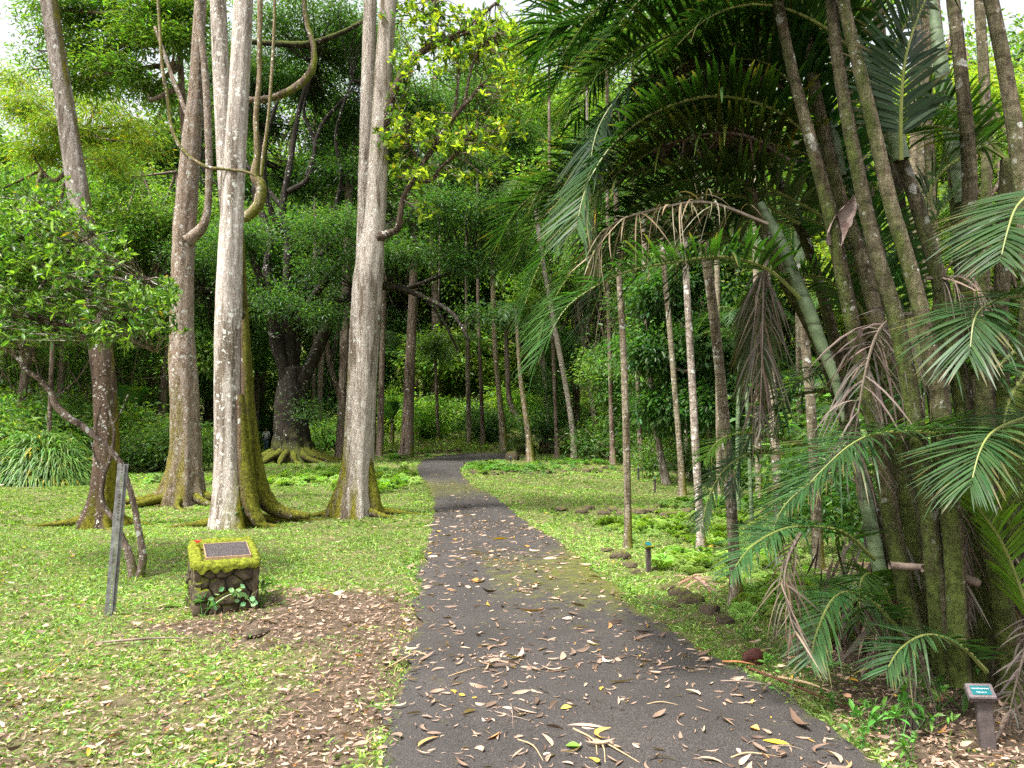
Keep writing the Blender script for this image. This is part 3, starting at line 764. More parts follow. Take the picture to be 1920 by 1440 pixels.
# ------------------------------------------------------------------ rocks
def rockmesh(seed, sub=3, sq=(1, 1, .7), rough=.22):
    import bmesh
    bm = bmesh.new(); bmesh.ops.create_icosphere(bm, subdivisions=sub, radius=1)
    V = np.array([v.co[:] for v in bm.verts]); Fc = np.array([[v.index for v in f.verts] for f in bm.faces]); bm.free()
    rg = np.random.default_rng(seed)
    for _ in range(7):   # chop with planes for flat facets
        n_ = unit(rg.normal(size=3)); dd = rg.uniform(.62, .9); h = V @ n_ - dd
        V -= np.maximum(h, 0)[:, None] * n_ * .85
    for f_ in (2, 4.5, 9):
        k_ = rg.normal(size=(3, 3)) * f_; ph = rg.uniform(0, 6, 3)
        V *= 1 + (rough / f_ * np.sin(V @ k_ + ph).sum(1))[:, None] * .7
    return V * np.array(sq), Fc
RM = []
for s in range(6):
    V, Fc = rockmesh(s, 3, (1, R.uniform(.7, 1), R.uniform(.6, .85))); b = MB(); b.add(V, None, Fc); RM.append(b.mesh('mossy_rock', ROCK, False))
def rock(px, py, wpx, k, label, group=None, mesh=None, sz=1):
    g = G(px, py); s = wpx * g[1] / F / 2
    s *= .86; o = link('mossy_rock', mesh or RM[k % 6], None, (g[0], g[1], g[2] + s * .12), float(R.uniform(0, 6)), (s, s, s * sz))
    tag(o, label, 'rock', group)
for i_, (px, py, wd) in enumerate([(1140, 1035, 34), (1162, 1046, 40), (1182, 1062, 38), (1192, 1075, 26)]):
    rock(px, py, wd, i_, 'mossy lava rock in the short row left of the small teal marker', 'rocks left of the small marker')
for i_, (px, py, wd) in enumerate([(1254, 1106, 40), (1275, 1118, 48), (1300, 1132, 58), (1330, 1150, 66), (1358, 1168, 46), (1262, 1140, 30)]):
    rock(px, py, wd, i_, 'dark mossy lava rock at the foot of the slender palm by the path', 'rocks by the path at the palm foot')
b = MB(); V, Fc = rockmesh(21, 3, (1, .6, .3)); b.add(V, None, Fc); FLAT = b.mesh('flat_rock', DRYROCK, False)
rock(480, 1192, 62, 0, 'low flat brown rock half sunk in leaf litter before the pedestal', None, FLAT)
for i_ in range(30):
    t = i_ / 29; px = 1122 + 290 * t + R.normal(0, 4); py = 958 + 10 * t + R.normal(0, 4)
    rock(px, py, R.uniform(20, 38), i_, 'dark rock in the low broken wall behind the slender palms', 'rocks of the low wall behind the palms')
for i_, (px, py, wd) in enumerate([(1052, 958, 34), (1090, 962, 26), (1105, 955, 30)]):
    rock(px, py, wd, i_, 'lone mossy rock in the bright lawn right of the path', 'rocks in the right lawn')
for i_ in range(34):
    t = i_ / 33; px = 880 + 290 * t + R.normal(0, 3); py = 884 + 3 * math.sin(t * 5) + R.normal(0, 2)
    rock(px, py, R.uniform(10, 20), i_, 'small rock in the low overgrown wall beyond the lawn', 'rocks of the overgrown wall beyond the lawn')
for i_ in range(26):
    t = i_ / 25; px = 690 + 170 * t + R.normal(0, 2); py = 856 - 8 * t + R.normal(0, 1.5)
    rock(px, py, R.uniform(9, 18), i_, 'small rock edging the bank behind the path bend', 'rocks edging the far bank')
rock(962, 862, 34, 1, 'rounded mossy boulder beside the path bend', None, None, 1.5)
rock(1112, 850, 42, 2, 'dark hollow boulder between two far palm trunks', None, None, 1.5)

# ------------------------------------------------------------------ stone pedestal
def clip(poly_, nx_, ny_, d_):
    out = []
    for i_ in range(len(poly_)):
        a, b = poly_[i_], poly_[(i_ + 1) % len(poly_)]
        da = a[0] * nx_ + a[1] * ny_ - d_; db = b[0] * nx_ + b[1] * ny_ - d_
        if da <= 0: out.append(a)
        if (da < 0) != (db < 0) and da != db:
            t = da / (da - db); out.append((a[0] + (b[0] - a[0]) * t, a[1] + (b[1] - a[1]) * t))
    return out
def stones(mb, rg, w_, h_, nc, nr, frame, sy=1.5):
    """fitted stones over a w x h face; frame(u, v, out) -> world point"""
    pts = [((i_ + .5 + rg.uniform(-.38, .38) + .5 * (j_ % 2)) * w_ / nc - .1 * w_ / nc, (j_ + .5 + rg.uniform(-.3, .3)) * h_ / nr) for j_ in range(nr) for i_ in range(nc)]
    for k_, (px, py) in enumerate(pts):
        pl = [(-.0, 0), (w_, 0), (w_, h_), (0, h_)]
        for l_, (qx, qy) in enumerate(pts):
            if l_ == k_: continue
            nx_, ny_ = qx - px, (qy - py) * sy
            ln = math.hypot(nx_, ny_); nx_ /= ln; ny_ /= ln
            pl = clip(pl, nx_, ny_, ((px + qx) / 2) * nx_ + ((py + qy) / 2) * ny_)
            if len(pl) < 3: break
        if len(pl) < 3: continue
        for _ in range(0):
            q = []
            for i_ in range(len(pl)):
                a, b = pl[i_], pl[(i_ + 1) % len(pl)]
                q += [(a[0] * .75 + b[0] * .25, a[1] * .75 + b[1] * .25), (a[0] * .25 + b[0] * .75, a[1] * .25 + b[1] * .75)]
            pl = q
        q = []
        for i_ in range(len(pl)):   # clip each corner a little
            a, b = pl[i_], pl[(i_ + 1) % len(pl)]
            q += [(a[0] * .88 + b[0] * .12, a[1] * .88 + b[1] * .12), ((a[0] + b[0]) / 2 + rg.normal(0, .004), (a[1] + b[1]) / 2 + rg.normal(0, .004)), (a[0] * .12 + b[0] * .88, a[1] * .12 + b[1] * .88)]
        pl = np.array(q); c_ = pl.mean(0); n_ = len(pl); proud = rg.uniform(-.012, .02)
        rings = [(.985, -.04), (.965, -.006 + proud), (.90, .008 + proud), (.55, .012 + proud), (.2, .013 + proud)]
        Vv = []
        tl = rg.normal(0, .12, 2)
        for s_, o_ in rings:
            for p_ in pl:
                q_ = c_ + (p_ - c_) * s_
                Vv.append(frame(q_[0], q_[1], o_ + (q_ - c_) @ tl * (o_ > -.03) + rg.normal(0, .0025)))
        Vv.append(frame(c_[0], c_[1], .028 + proud))
        Q = [(r_ * n_ + i_, r_ * n_ + (i_ + 1) % n_, (r_ + 1) * n_ + (i_ + 1) % n_, (r_ + 1) * n_ + i_) for r_ in range(4) for i_ in range(n_)]
        T = [(4 * n_ + i_, 4 * n_ + (i_ + 1) % n_, 5 * n_) for i_ in range(n_)]
        mb.add(np.array(Vv), Q, T)
gb = G(424, 1150); a27 = math.radians(27)
Wp, Dp, Hf, Hb = .56, .60, .46, .60
Rv = np.array([math.cos(a27), math.sin(a27), 0]); Dv = np.array([-math.sin(a27), math.cos(a27), 0]); Uz = np.array([0, 0, 1.])
o3 = gb + Dv * .0 - Rv * Wp / 2 - Uz * .03
def fp(u, d, z): return o3 + Rv * u + Dv * d + Uz * z
top_z = lambda d: Hf + (Hb - Hf) * d / Dp
ped = thing('stone_pedestal', tuple(gb), 'square pedestal of fitted lava stones with a mossy slanted top', 'pedestal')
mb = MB()
core = [fp(.03, .03, 0), fp(Wp - .03, .03, 0), fp(Wp - .03, Dp - .03, 0), fp(.03, Dp - .03, 0)]
core += [c_ + Uz * (top_z(d_) - .01) for c_, d_ in zip(core, (.03, .03, Dp - .03, Dp - .03))]
mb.add(core, [(0, 3, 2, 1), (4, 5, 6, 7), (0, 1, 5, 4), (1, 2, 6, 5), (2, 3, 7, 6), (3, 0, 4, 7)])
mb.obj('mortar_core', MORTAR, ped, False, tuple(gb))
mb = MB(); rg = np.random.default_rng(5)
stones(mb, rg, Wp, Hf, 4, 4, lambda u, v_, o_: fp(u, .02 - o_, v_))
stones(mb, rg, Dp, Hf, 4, 4, lambda u, v_, o_: fp(.02 - o_, Dp - u, v_ * (top_z(Dp - u) / Hf)))
stones(mb, rg, Dp, Hf, 4, 4, lambda u, v_, o_: fp(Wp - .02 + o_, u, v_ * (top_z(u) / Hf)))
stones(mb, rg, Wp, Hb, 4, 5, lambda u, v_, o_: fp(Wp - u, Dp - .02 + o_, v_))
mb.obj('stonework', STONE, ped, True, tuple(gb))
# moss cap: lumpy sheet wrapping over the rim
mb = MB(); nu = 60; g_ = np.linspace(-.05, 1.05, nu); Vv = []
for v_ in g_:
    for u_ in g_:
        uc, vc = min(max(u_, 0), 1), min(max(v_, 0), 1)
        # rounded corners
        cu, cv = abs(uc - .5) * 2, abs(vc - .5) * 2
        f_ = 1 - .07 * max(0, cu + cv - 1.6) / .4
        edge = max(abs(u_ - .5), abs(v_ - .5)) * 2
        drop = max(0, edge - .90) * .16 + max(0, edge - 1) * .22
        lump = .007 * math.sin(u_ * 23 + 3 * math.sin(v_ * 9)) * math.sin(v_ * 19 + 2 * math.sin(u_ * 13)) + R.normal(0, .002)
        inset = .050 * sstep(.74, .66, max(abs(uc - .53) / .5 / .92, abs(vc - .46) / .5 / .82) * .9)
        d_ = (.5 + (vc - .5) * f_ * 1.08) * Dp
        Vv.append(fp((.5 + (uc - .5) * f_ * 1.08) * Wp, d_, top_z(d_) + .030 - drop * (1 + .9 * abs(math.sin(u_ * 7 + 2 * math.sin(v_ * 5 + u_ * 4)) * math.sin(u_ * 17 + v_ * 13))) + lump - inset * .7))
i = np.arange(nu - 1)[:, None] * nu; j = np.arange(nu - 1)[None]
mb.add(np.array(Vv), np.stack([i + j, i + j + 1, i + nu + j + 1, i + nu + j], -1).reshape(-1, 4))
mb.obj('moss_cap', MOSS, ped, True, tuple(gb))
def slab(mb, u0, u1, d0, d1, z0, z1, m=0):
    q = [(u0, d0), (u1, d0), (u1, d1), (u0, d1)]
    Vv = [fp(u_, d_, top_z(d_) + z0) for u_, d_ in q] + [fp(u_, d_, top_z(d_) + z1) for u_, d_ in q]
    mb.add(Vv, [(0, 3, 2, 1), (4, 5, 6, 7), (0, 1, 5, 4), (1, 2, 6, 5), (2, 3, 7, 6), (3, 0, 4, 7)], None, (1, 1, 1), m)
m, nt, bs, out = mat('bronze_plaque'); PLQ = m
v, _ = coords(nt, (1.0, 1.0, 1.0)); n = noise(nt, v, 130, 2, .8)
nt.links.new(ramp(nt, n, [(.45, (.018, .015, .016)), (.68, (.16, .13, .135))]), bs.inputs['Base Color'])
bs.inputs['Roughness'].default_value = .55; bs.inputs['Metallic'].default_value = .3; bump(nt, bs, n, .7, .004)
PLE = plain('plaque_edge', (.38, .24, .14), (.55, .38, .24), 20, .4, 0, .5, .4)
mb = MB(); slab(mb, .115, .49, .10, .43, .010, .038); pq = mb.obj('plaque', PLQ, ped, False, tuple(gb))
mb = MB(); rg = np.random.default_rng(12)
for row in range(15):     # worn raised marks in rows, too small to read
    d_ = .405 - row * .0195; u_ = .135
    while u_ < .465:
        l_ = rg.uniform(.003, .011)
        if rg.random() < .84: slab(mb, u_, u_ + l_, d_ - rg.uniform(.006, .010), d_, .0382, .0400)
        u_ += l_ + rg.uniform(.002, .005)
mb.obj('raised_marks', plain('worn_bronze', (.06, .052, .05), (.19, .165, .155), 60, .6, 0, .4, .3), pq, False, tuple(gb))
mb = MB(); e_ = .008
slab(mb, .115 - e_, .115 - .0005, .10 - e_, .43 + e_, .008, .041); slab(mb, .4905, .49 + e_, .10 - e_, .43 + e_, .008, .041)
slab(mb, .1152, .4898, .10 - e_, .0995, .008, .041); slab(mb, .1152, .4898, .4305, .43 + e_, .008, .041)
mb.obj('plaque_rim', PLE, pq, False, tuple(gb))
# vine on the front face
mb = MB(); rg = np.random.default_rng(8)
uv = [(.30, .23), (.34, .24), (.38, .25), (.35, .20), (.39, .19), (.37, .16), (.42, .17), (.45, .15), (.47, .16), (.44, .12), (.49, .13), (.41, .21), (.19, .22), (.21, .24), (.17, .19), (.20, .10), (.42, .28), (.15, .14), (.33, .18), (.48, .10)]
pos = np.array([fp(u_, -.045 - rg.uniform(0, .02), v_) for u_, v_ in uv])
d_ = unit(np.array([-Dv * .25 + Rv * rg.normal(0, .7) + Uz * rg.normal(0, .6) for _ in uv]))
leaves(mb, pos, d_, np.array([-Dv + rg.normal(0, .25, 3) + Uz * .5 for _ in uv]), .05 * rg.uniform(.7, 1.3, len(uv)), .05 * rg.uniform(.8, 1.2, len(uv)), tint(rg, len(uv), (.20, .38, .16), .12), OV, 0)
tube(mb, [fp(.15, -.04, .12), fp(.30, -.04, .2), fp(.42, -.04, .18), fp(.5, -.04, .09)], [.002] * 4, 4, 20)
tag(mb.obj('creeper', LEAFG, None, False, tuple(gb)), 'small round leaved creeper clinging to the front of the stone pedestal', 'creeper')
# red flower on top
c_ = fp(.055, .40, top_z(.40) + .062); mb = MB(); n = 6; rg = np.random.default_rng(3)
leaves(mb, np.tile(c_, (n, 1)), np.array([[math.cos(t), math.sin(t), .75] for t in np.linspace(0, 5.4, n)]), np.array([[-math.cos(t), -math.sin(t), 1.] for t in np.linspace(0, 5.4, n)]),
       .055, .03, tint(rg, n, (.62, .045, .03), .15, .1), OV, .1)
tag(mb.obj('fallen_flower', GRASS, None, False, tuple(c_)), 'red fallen flower resting on the back left of the mossy pedestal', 'flower')

# ------------------------------------------------------------------ metal sign post (perforated channel)
g = G(205, 1155); top = P(230, 870, g[1]); ax = top - g; Hh = np.linalg.norm(ax)
post = thing('metal_post', tuple(g), 'leaning weathered perforated metal channel post without a sign', 'post')
mb = MB(); az = unit(ax); axx = unit(np.cross([0, 1, 0.], az)) * 1.0; axy = np.cross(az, axx)
yaw = .35; ux = axx * math.cos(yaw) + axy * math.sin(yaw); uy = np.cross(az, ux)
def pp(u, d, s): return g - az * .12 + ux * u + uy * d + az * s
HH = Hh + .12
def bar(u0, u1, d0, d1, s0, s1):
    q = [(u0, d0), (u1, d0), (u1, d1), (u0, d1)]
    mb.add([pp(a, b, s0) for a, b in q] + [pp(a, b, s1) for a, b in q], [(0, 3, 2, 1), (4, 5, 6, 7), (0, 1, 5, 4), (1, 2, 6, 5), (2, 3, 7, 6), (3, 0, 4, 7)])
bar(-.016, -.006, -.002, .002, 0, HH); bar(.006, .016, -.002, .002, 0, HH)
s = .02
while s < HH - .03:
    bar(-.0058, .0058, -.0018, .0018, s + .011, s + .0265); s += .0275
bar(-.0205, -.0162, -.002, .028, 0, HH); bar(.0162, .0205, -.002, .028, 0, HH)
bar(-.044, -.0207, .0245, .028, 0, HH); bar(.0207, .044, .0245, .028, 0, HH)
mb.obj('channel', METAL, post, False, tuple(g))

# ------------------------------------------------------------------ plant label signs
def text_mesh(body, size, mat_):
    cu = bpy.data.curves.new('t', 'FONT'); cu.body = body; cu.size = size; cu.align_x = 'CENTER'; cu.align_y = 'CENTER'; cu.extrude = .0004; cu.resolution_u = 2
    to = bpy.data.objects.new('t', cu); COL.objects.link(to); bpy.context.view_layer.update()
    dg = bpy.context.evaluated_depsgraph_get(); me = bpy.data.meshes.new_from_object(to.evaluated_get(dg))
    bpy.data.objects.remove(to); me.materials.clear(); me.materials.append(mat_); return me
def box_bev(sx, sy, sz, mt, bev=.003):
    import bmesh
    bm = bmesh.new(); bmesh.ops.create_cube(bm, size=1)
    for v_ in bm.verts: v_.co = (v_.co[0] * sx, v_.co[1] * sy, v_.co[2] * sz)
    bmesh.ops.bevel(bm, geom=list(bm.edges), offset=bev, segments=2, affect='EDGES')
    me = bpy.data.meshes.new('b'); bm.to_mesh(me); bm.free(); me.materials.append(mt)
    for p_ in me.polygons: p_.use_smooth = False
    return me
g = G(1852, 1405)
sg = thing('plant_label', tuple(g), 'brown post with a slanted teal plant name plate under the palm clump', 'plant label', None, -.22)
sg.rotation_euler = (0, -.06, -.24); sg.scale = (.86,) * 3
sH = .31
link('post', box_bev(.085, .05, sH + .1, WOODP, .004), sg, (0, 0, sH / 2 - .05))
hd = link('head', box_bev(.145, .10, .045, plain('recycled_plastic', (.07, .055, .058), (.17, .14, .145), 90, .7, .5), .004), sg, (-.012, -.012, sH + .022), (math.radians(38), 0, 0))
pl_ = link('plate', box_bev(.104, .060, .003, TEAL, .0008), hd, (0, 0, .0245))
link('lettering', text_mesh('MACARTHUR PALM', .0105, WHITE), hd, (0, .010, .0268)); link('lettering', text_mesh('Ptychosperma', .0095, WHITE), hd, (0, -.014, .0268))
def marker(px, py, hpx, label):
    g = G(px, py); h_ = hpx * g[1] / F
    s_ = thing('plant_marker', tuple(g), label, 'plant label', None, .3)
    link('post', box_bev(.055, .04, h_ + .1, WOODP, .004), s_, (0, 0, h_ / 2 - .05))
    h2 = link('head', box_bev(.10, .10, .03, MOSS if px > 1100 else WOODP, .004), s_, (0, -.01, h_ + .01), (math.radians(35), 0, 0))
    link('plate', box_bev(.07, .06, .003, TEAL, .0008), h2, (-.008, 0, .018))
marker(1216, 1072, 48, 'small brown stake with a teal plate beside the rocks right of the path')
marker(1228, 924, 26, 'tiny dark marker stake far back in front of the low wall')
marker(957, 874, 16, 'tiny marker stake beside the mossy boulder at the path bend')
marker(1197, 900, 22, 'tiny marker stake left of another stake in the right lawn')

# husk and stump pieces
mb = MB(); g = G(1412, 1245)
V, Fc = rockmesh(31, 3, (.085, .05, .085), .3); V[:, 2] *= 1 + .5 * (V[:, 0] > 0) * V[:, 0] / .085
mb.add(V + g + [0, 0, .05], None, Fc); tag(mb.obj('palm_husk', REDBROWN, None, True, tuple(g)), 'dark red brown split palm husk standing at the right path edge', 'palm husk')
mb = MB(); g = G(1555, 1258); g2 = P(1524, 1238, g[1] + .05)
tube(mb, [g - [0, 0, .03], (g + g2) / 2 + [0, 0, .01], g2], [.030, .028, .026], 12, 10, rough=.06)
tag(mb.obj('cut_stump', B_BROWN, None, True, tuple(g)), 'short cut brown stump leaning left on the verge below the fronds', 'stump')

# ------------------------------------------------------------------ big trees in front
def pxt(pts, Y):
    """[(px, py, radius px[, Y])] -> points and radii in metres"""
    p, r = [], []
    for q in pts:
        y_ = q[3] if len(q) > 3 else Y
        p.append(P(q[0], q[1], y_)); r.append(q[2] * y_ / F)
    return p, r
def buttress(angs, amp, hgt, wid=.35, base=0.):
    def f(th, s, z):
        h_ = np.clip(1 - (z - base) / hgt, 0, 1.1) ** 2.2
        o_ = 0
        for k_, a_ in enumerate(angs):
            d_ = (th - a_ + PI) % (2 * PI) - PI
            o_ = o_ + np.exp(-(d_ / wid) ** 2) * amp[k_ % len(amp)]
        return 1 + o_ * h_ + .03 * np.sin(th * 5 + z * .6) + .02 * np.sin(th * 9 - z)
    return f

ROOTS = []
def root(mb, pts, rad, seed=0):
    if not ROOTS: ROOTS.append(MB())
    mb = ROOTS[0]
    q = [np.array([p[0], p[1], float(H(p[0], p[1])) + p[2]]) for p in pts]
    tube(mb, q, rad, 8, 16, rough=.12, seed=seed)

def flush_roots(tr_, b0, mt):
    ROOTS.pop().obj('roots', mt, tr_, True, tuple(b0))

def crown_above(tr, rg, c, r_, n=26, per=40, base=(.06, .11, .03), L=.2):
    b = MB(); foliage(b, rg, [(c[0], c[1], c[2], r_, r_, r_ * .5)], n, per, .7, .5, L, L * .42, base)
    b.obj('crown', LEAF, tr, False, tuple(tr.location))

# T1 leaning grey tree with the mossy right side
Y1 = G(190, 988)[1]; b0 = G(192, 985)
t1 = thing('leaning_tree', tuple(b0), 'tall leaning tree with grey bark and one side mossy, behind the metal post', 'tree')
mb = MB(); p, r = pxt([(192, 1000, 33), (193, 960, 27), (197, 900, 23), (200, 820, 21), (196, 720, 20.5), (186, 630, 20.5), (172, 520, 20), (156, 420, 19), (142, 330, 18.5), (128, 240, 17.5), (114, 150, 16), (98, 50, 15.5), (84, -60, 15), (60, -260, 13), (30, -500, 9)], Y1)
tube(mb, p, r, 40, 90, flute=buttress([PI * 1.0, 0.1, 4.2, 5.3, 2.0], [.75, .6, .6], 1.2, .3), rough=.012)
for k_, (a_, l_) in enumerate([(3.3, 1.2), (-.2, 1.0), (-1.1, .8)]):
    c_ = [b0[0] + math.cos(a_) * .25, b0[1] + math.sin(a_) * .2]
    root(mb, [(c_[0], c_[1], .12), (c_[0] + math.cos(a_) * l_ * .5, c_[1] + math.sin(a_) * l_ * .5, .03), (c_[0] + math.cos(a_ + .2) * l_, c_[1] + math.sin(a_ + .2) * l_, -.03)], [.1, .05, .02], k_)
mb.obj('trunk', B_LEAN, t1, True, tuple(b0)); flush_roots(t1, b0, B_MOSSY)
crown_above(t1, R, P(30, -620, Y1 + 1), 3.5)

# T2 reddish lichen spotted tree
b0 = G(340, 945); Y2 = b0[1]
t2 = thing('reddish_tree', tuple(b0), 'stout reddish brown trunk spotted with lichen, roots spread at its foot', 'tree')
mb = MB(); p, r = pxt([(340, 950, 40), (344, 910, 33), (347, 860, 28), (347, 780, 26), (343, 680, 25), (342, 620, 21.5), (343, 520, 20), (346, 430, 20), (352, 350, 19), (358, 270, 17.5), (366, 180, 14), (371, 90, 12), (376, 0, 11), (380, -120, 10), (385, -300, 8)], Y2)
tube(mb, p, r, 44, 100, flute=buttress([3.5, 4.4, 5.2, 5.9, .4, 2.5], [.5, .25, .45], 2.2, .22), rough=.03)
for k_, (a_, l_) in enumerate([(3.6, 1.7), (4.2, 1.6), (-.6, 1.2), (-.1, 1.5), (5.0, 1.3), (3.1, 1.4)]):
    c_ = [b0[0] + math.cos(a_) * .4, b0[1] + math.sin(a_) * .3]
    root(mb, [(c_[0], c_[1], .2), (c_[0] + math.cos(a_) * l_ * .5, c_[1] + math.sin(a_) * l_ * .5, .05), (c_[0] + math.cos(a_ + .25) * l_, c_[1] + math.sin(a_ + .25) * l_, -.04)], [.13, .07, .03], k_)
p, r = pxt([(352, 452, 12), (376, 430, 10), (388, 400, 7), (392, 330, 6.5), (390, 230, 7), (384, 130, 6.5), (374, 40, 6), (368, -60, 5)], Y2 - .2)
tube(mb, p, r, 12, 50, rough=.05)
p, r = pxt([(360, 245, 6), (345, 200, 4.5), (325, 150, 4), (308, 100, 3.5), (290, 50, 2.5)], Y2)
tube(mb, p, r, 8, 24, rough=.06)
mb.obj('trunk', B_RED, t2, True, tuple(b0)); flush_roots(t2, b0, B_MOSSY)
crown_above(t2, R, P(380, -420, Y2), 4)

# T3 pale twin trunk with mossy buttress
b0 = G(430, 990); Y3 = b0[1]
t3 = thing('pale_twin_tree', tuple(b0), 'pale grey twin trunk behind the pedestal with a mossy buttress on its right', 'tree')
mb = MB(); p, r = pxt([(432, 1000, 36), (431, 940, 30), (429, 860, 26), (428, 770, 25.5), (428, 660, 25), (430, 560, 24), (433, 470, 22), (437, 380, 20.5), (443, 260, 19.5), (450, 130, 18.5), (456, 0, 18), (461, -140, 17), (468, -350, 13)], Y3)
tube(mb, p, r, 44, 100, flute=buttress([0.3, 5.6, 3.6, 2.4, 4.6], [.2, .2, .2, .2, .08], 2.0, .25), rough=.012)
p, r = pxt([(446, 640, 14), (440, 540, 15), (432, 440, 15.5), (425, 340, 16), (419, 220, 16), (413, 100, 15.5), (409, 0, 15), (404, -140, 14), (398, -320, 10)], Y3 + .45)
tube(mb, p, r, 24, 70, rough=.012)
bt = MB(); p, r = pxt([(452, 430, 5), (456, 560, 8), (462, 700, 11), (470, 820, 14), (482, 900, 18), (500, 940, 17), (530, 960, 11), (580, 968, 6)], Y3 + .35)
p = [np.array([q[0], q[1], max(q[2], H(q[0], q[1]) + .02)]) for q in p]
tube(bt, p, r, 20, 70, rough=.05)
p, r = pxt([(450, 740, 7), (458, 860, 11), (468, 940, 14), (484, 975, 12), (500, 995, 6)], Y3 - .12)
p = [np.array([q[0], q[1], max(q[2], H(q[0], q[1]) - .02)]) for q in p]
tube(bt, p, r, 16, 50, rough=.05)
p, r = pxt([(458, 600, 6), (461, 760, 8), (468, 880, 9), (478, 950, 9), (488, 990, 6)], Y3 - .05)
tube(bt, p, r, 14, 50, rough=.06)
bt.obj('buttress', B_MOSSY, t3, True, tuple(b0))
for k_, (a_, l_) in enumerate([(.3, 1.5), (.9, 1.6), (3.4, .9), (5.9, .8)]):
    c_ = [b0[0] + math.cos(a_) * .3, b0[1] + math.sin(a_) * .25 + .2]
    root(mb, [(c_[0], c_[1], .1), (c_[0] + math.cos(a_) * l_ * .5, c_[1] + math.sin(a_) * l_ * .5, .03), (c_[0] + math.cos(a_ + .2) * l_, c_[1] + math.sin(a_ + .2) * l_, -.03)], [.09, .05, .02], k_)
mb.obj('trunk', B_GREY, t3, True, tuple(b0)); flush_roots(t3, b0, B_MOSSY)
crown_above(t3, R, P(440, -470, Y3), 3.8)

# T4 pale double stemmed tree right of it with the yellow green limb
b0 = G(665, 968); Y4 = b0[1]
t4 = thing('pale_forked_tree', tuple(b0), 'pale grey trunk forking into two stems beside the left edge of the path', 'tree')
mb = MB(); p, r = pxt([(662, 975, 42), (665, 930, 34), (669, 880, 29), (674, 800, 28), (679, 710, 27), (684, 620, 27), (689, 540, 27), (695, 480, 25), (703, 420, 20), (708, 340, 19), (713, 240, 18), (719, 140, 17), (725, 50, 16.5), (731, -60, 16), (742, -300, 12)], Y4)
tube(mb, p, r, 44, 100, flute=buttress([0.1, 5.2, 3.5, 4.3, 2.3, 1.2], [.55, .2, .5, .12], 1.7, .24), rough=.02)
p, r = pxt([(676, 640, 14), (680, 540, 15), (683, 440, 14.5), (686, 320, 14), (689, 200, 13.5), (692, 80, 13), (695, -30, 12.5), (698, -280, 9)], Y4 + .35)
tube(mb, p, r, 24, 70, rough=.015)
bt = MB(); p, r = pxt([(671, 690, 5), (663, 780, 9), (655, 860, 12), (644, 920, 14), (632, 958, 12), (618, 978, 6)], Y4 - .1)
tube(bt, p, r, 16, 50, rough=.05); p, r = pxt([(690, 850, 6), (694, 900, 11), (700, 935, 13), (708, 958, 11), (722, 972, 5)], Y4 - .05)
tube(bt, p, r, 16, 40, rough=.05); bt.obj('buttress', B_MOSSY, t4, True, tuple(b0))
for k_, (a_, l_) in enumerate([(0.1, 1.3), (-.5, .8), (3.3, .9)]):
    c_ = [b0[0] + math.cos(a_) * .3, b0[1] + math.sin(a_) * .25]
    root(mb, [(c_[0], c_[1], .12), (c_[0] + math.cos(a_) * l_ * .5, c_[1] + math.sin(a_) * l_ * .5, .03), (c_[0] + math.cos(a_ + .2) * l_, c_[1] + math.sin(a_ + .2) * l_, -.03)], [.1, .05, .02], k_)
mb.obj('trunk', B_GREY2, t4, True, tuple(b0)); flush_roots(t4, b0, B_MOSSY)
mb = MB()
BR4 = [[(700, 452, 12), (722, 440, 8), (745, 430, 6.5), (751, 400, 6), (757, 370, 6), (785, 320, 5.5), (820, 265, 5), (855, 215, 4.5), (885, 182, 4), (900, 160, 3)],
       [(722, 240, 8), (735, 180, 9), (745, 160, 9), (768, 118, 8), (800, 92, 6.5), (845, 70, 5), (890, 40, 4), (930, 5, 3)],
       [(785, 340, 4), (812, 338, 4), (822, 320, 3.5), (862, 280, 3), (880, 250, 2)],
       [(845, 235, 3.5), (855, 190, 3), (858, 120, 2.5), (830, 60, 2)],
       [(785, 300, 2.5), (770, 275, 2), (760, 240, 1.5)],
       [(830, 80, 4), (880, 60, 3), (930, 50, 2)], [(812, 90, 3), (820, 50, 2.5), (815, 0, 2)], [(870, 195, 3), (890, 110, 2.5), (930, 60, 2)]]
tips = []
for q in BR4:
    p, r = pxt(q, Y4 - .1); tube(mb, p, r, 8, 40, rough=.06); c_ = catmull(p, 24); tips += list(c_[10:])
mb.obj('limb', bark_mat('limb_bark', (.12, .085, .06), (.045, .035, .025), lich_amt=.2, moss_amt=.03, moss_h=8, moss_dir=(0, 0, 1.3), moss=(.2, .18, .02)), t4, True, tuple(b0))
rg = np.random.default_rng(44); mb = MB(); tw = MB()
cen = [(770, 235, 60, 40), (830, 250, 60, 38), (860, 265, 50, 26), (760, 130, 30, 45), (740, 210, 30, 40), (905, 260, 55, 30), (940, 235, 45, 30), (845, 100, 60, 45), (900, 60, 60, 50), (800, 60, 40, 40), (960, 90, 45, 50), (790, 330, 55, 28), (745, 310, 25, 30), (775, 20, 45, 30), (830, 20, 55, 25), (735, 265, 30, 26), (800, 395, 22, 26), (880, 330, 40, 18), (950, 160, 40, 40)]
T_ = []
for (cx, cyy, rx, ry) in cen:
    k_ = int(rx * ry / 40)
    for _ in range(k_):
        T_.append(P(cx + rg.normal(0, rx * .5), cyy + rg.normal(0, ry * .45), Y4 + rg.normal(0, .6)))
T_ = np.array(T_)
rosettes(mb, rg, T_, np.tile([0, -.1, 1.], (len(T_), 1)) + rg.normal(0, .4, (len(T_), 3)), 8, .15, .065, (.10, .165, .03), .3, .06, young=(.55, (.36, .42, .05)))
tips = np.array(tips)
for q in T_[::2]:
    s_ = tips[np.argmin(np.linalg.norm(tips - q, axis=1))]
    tube(tw, [s_, (s_ + q) / 2 + rg.normal(0, .06, 3), q], [.014, .009, .004], 4, 5)
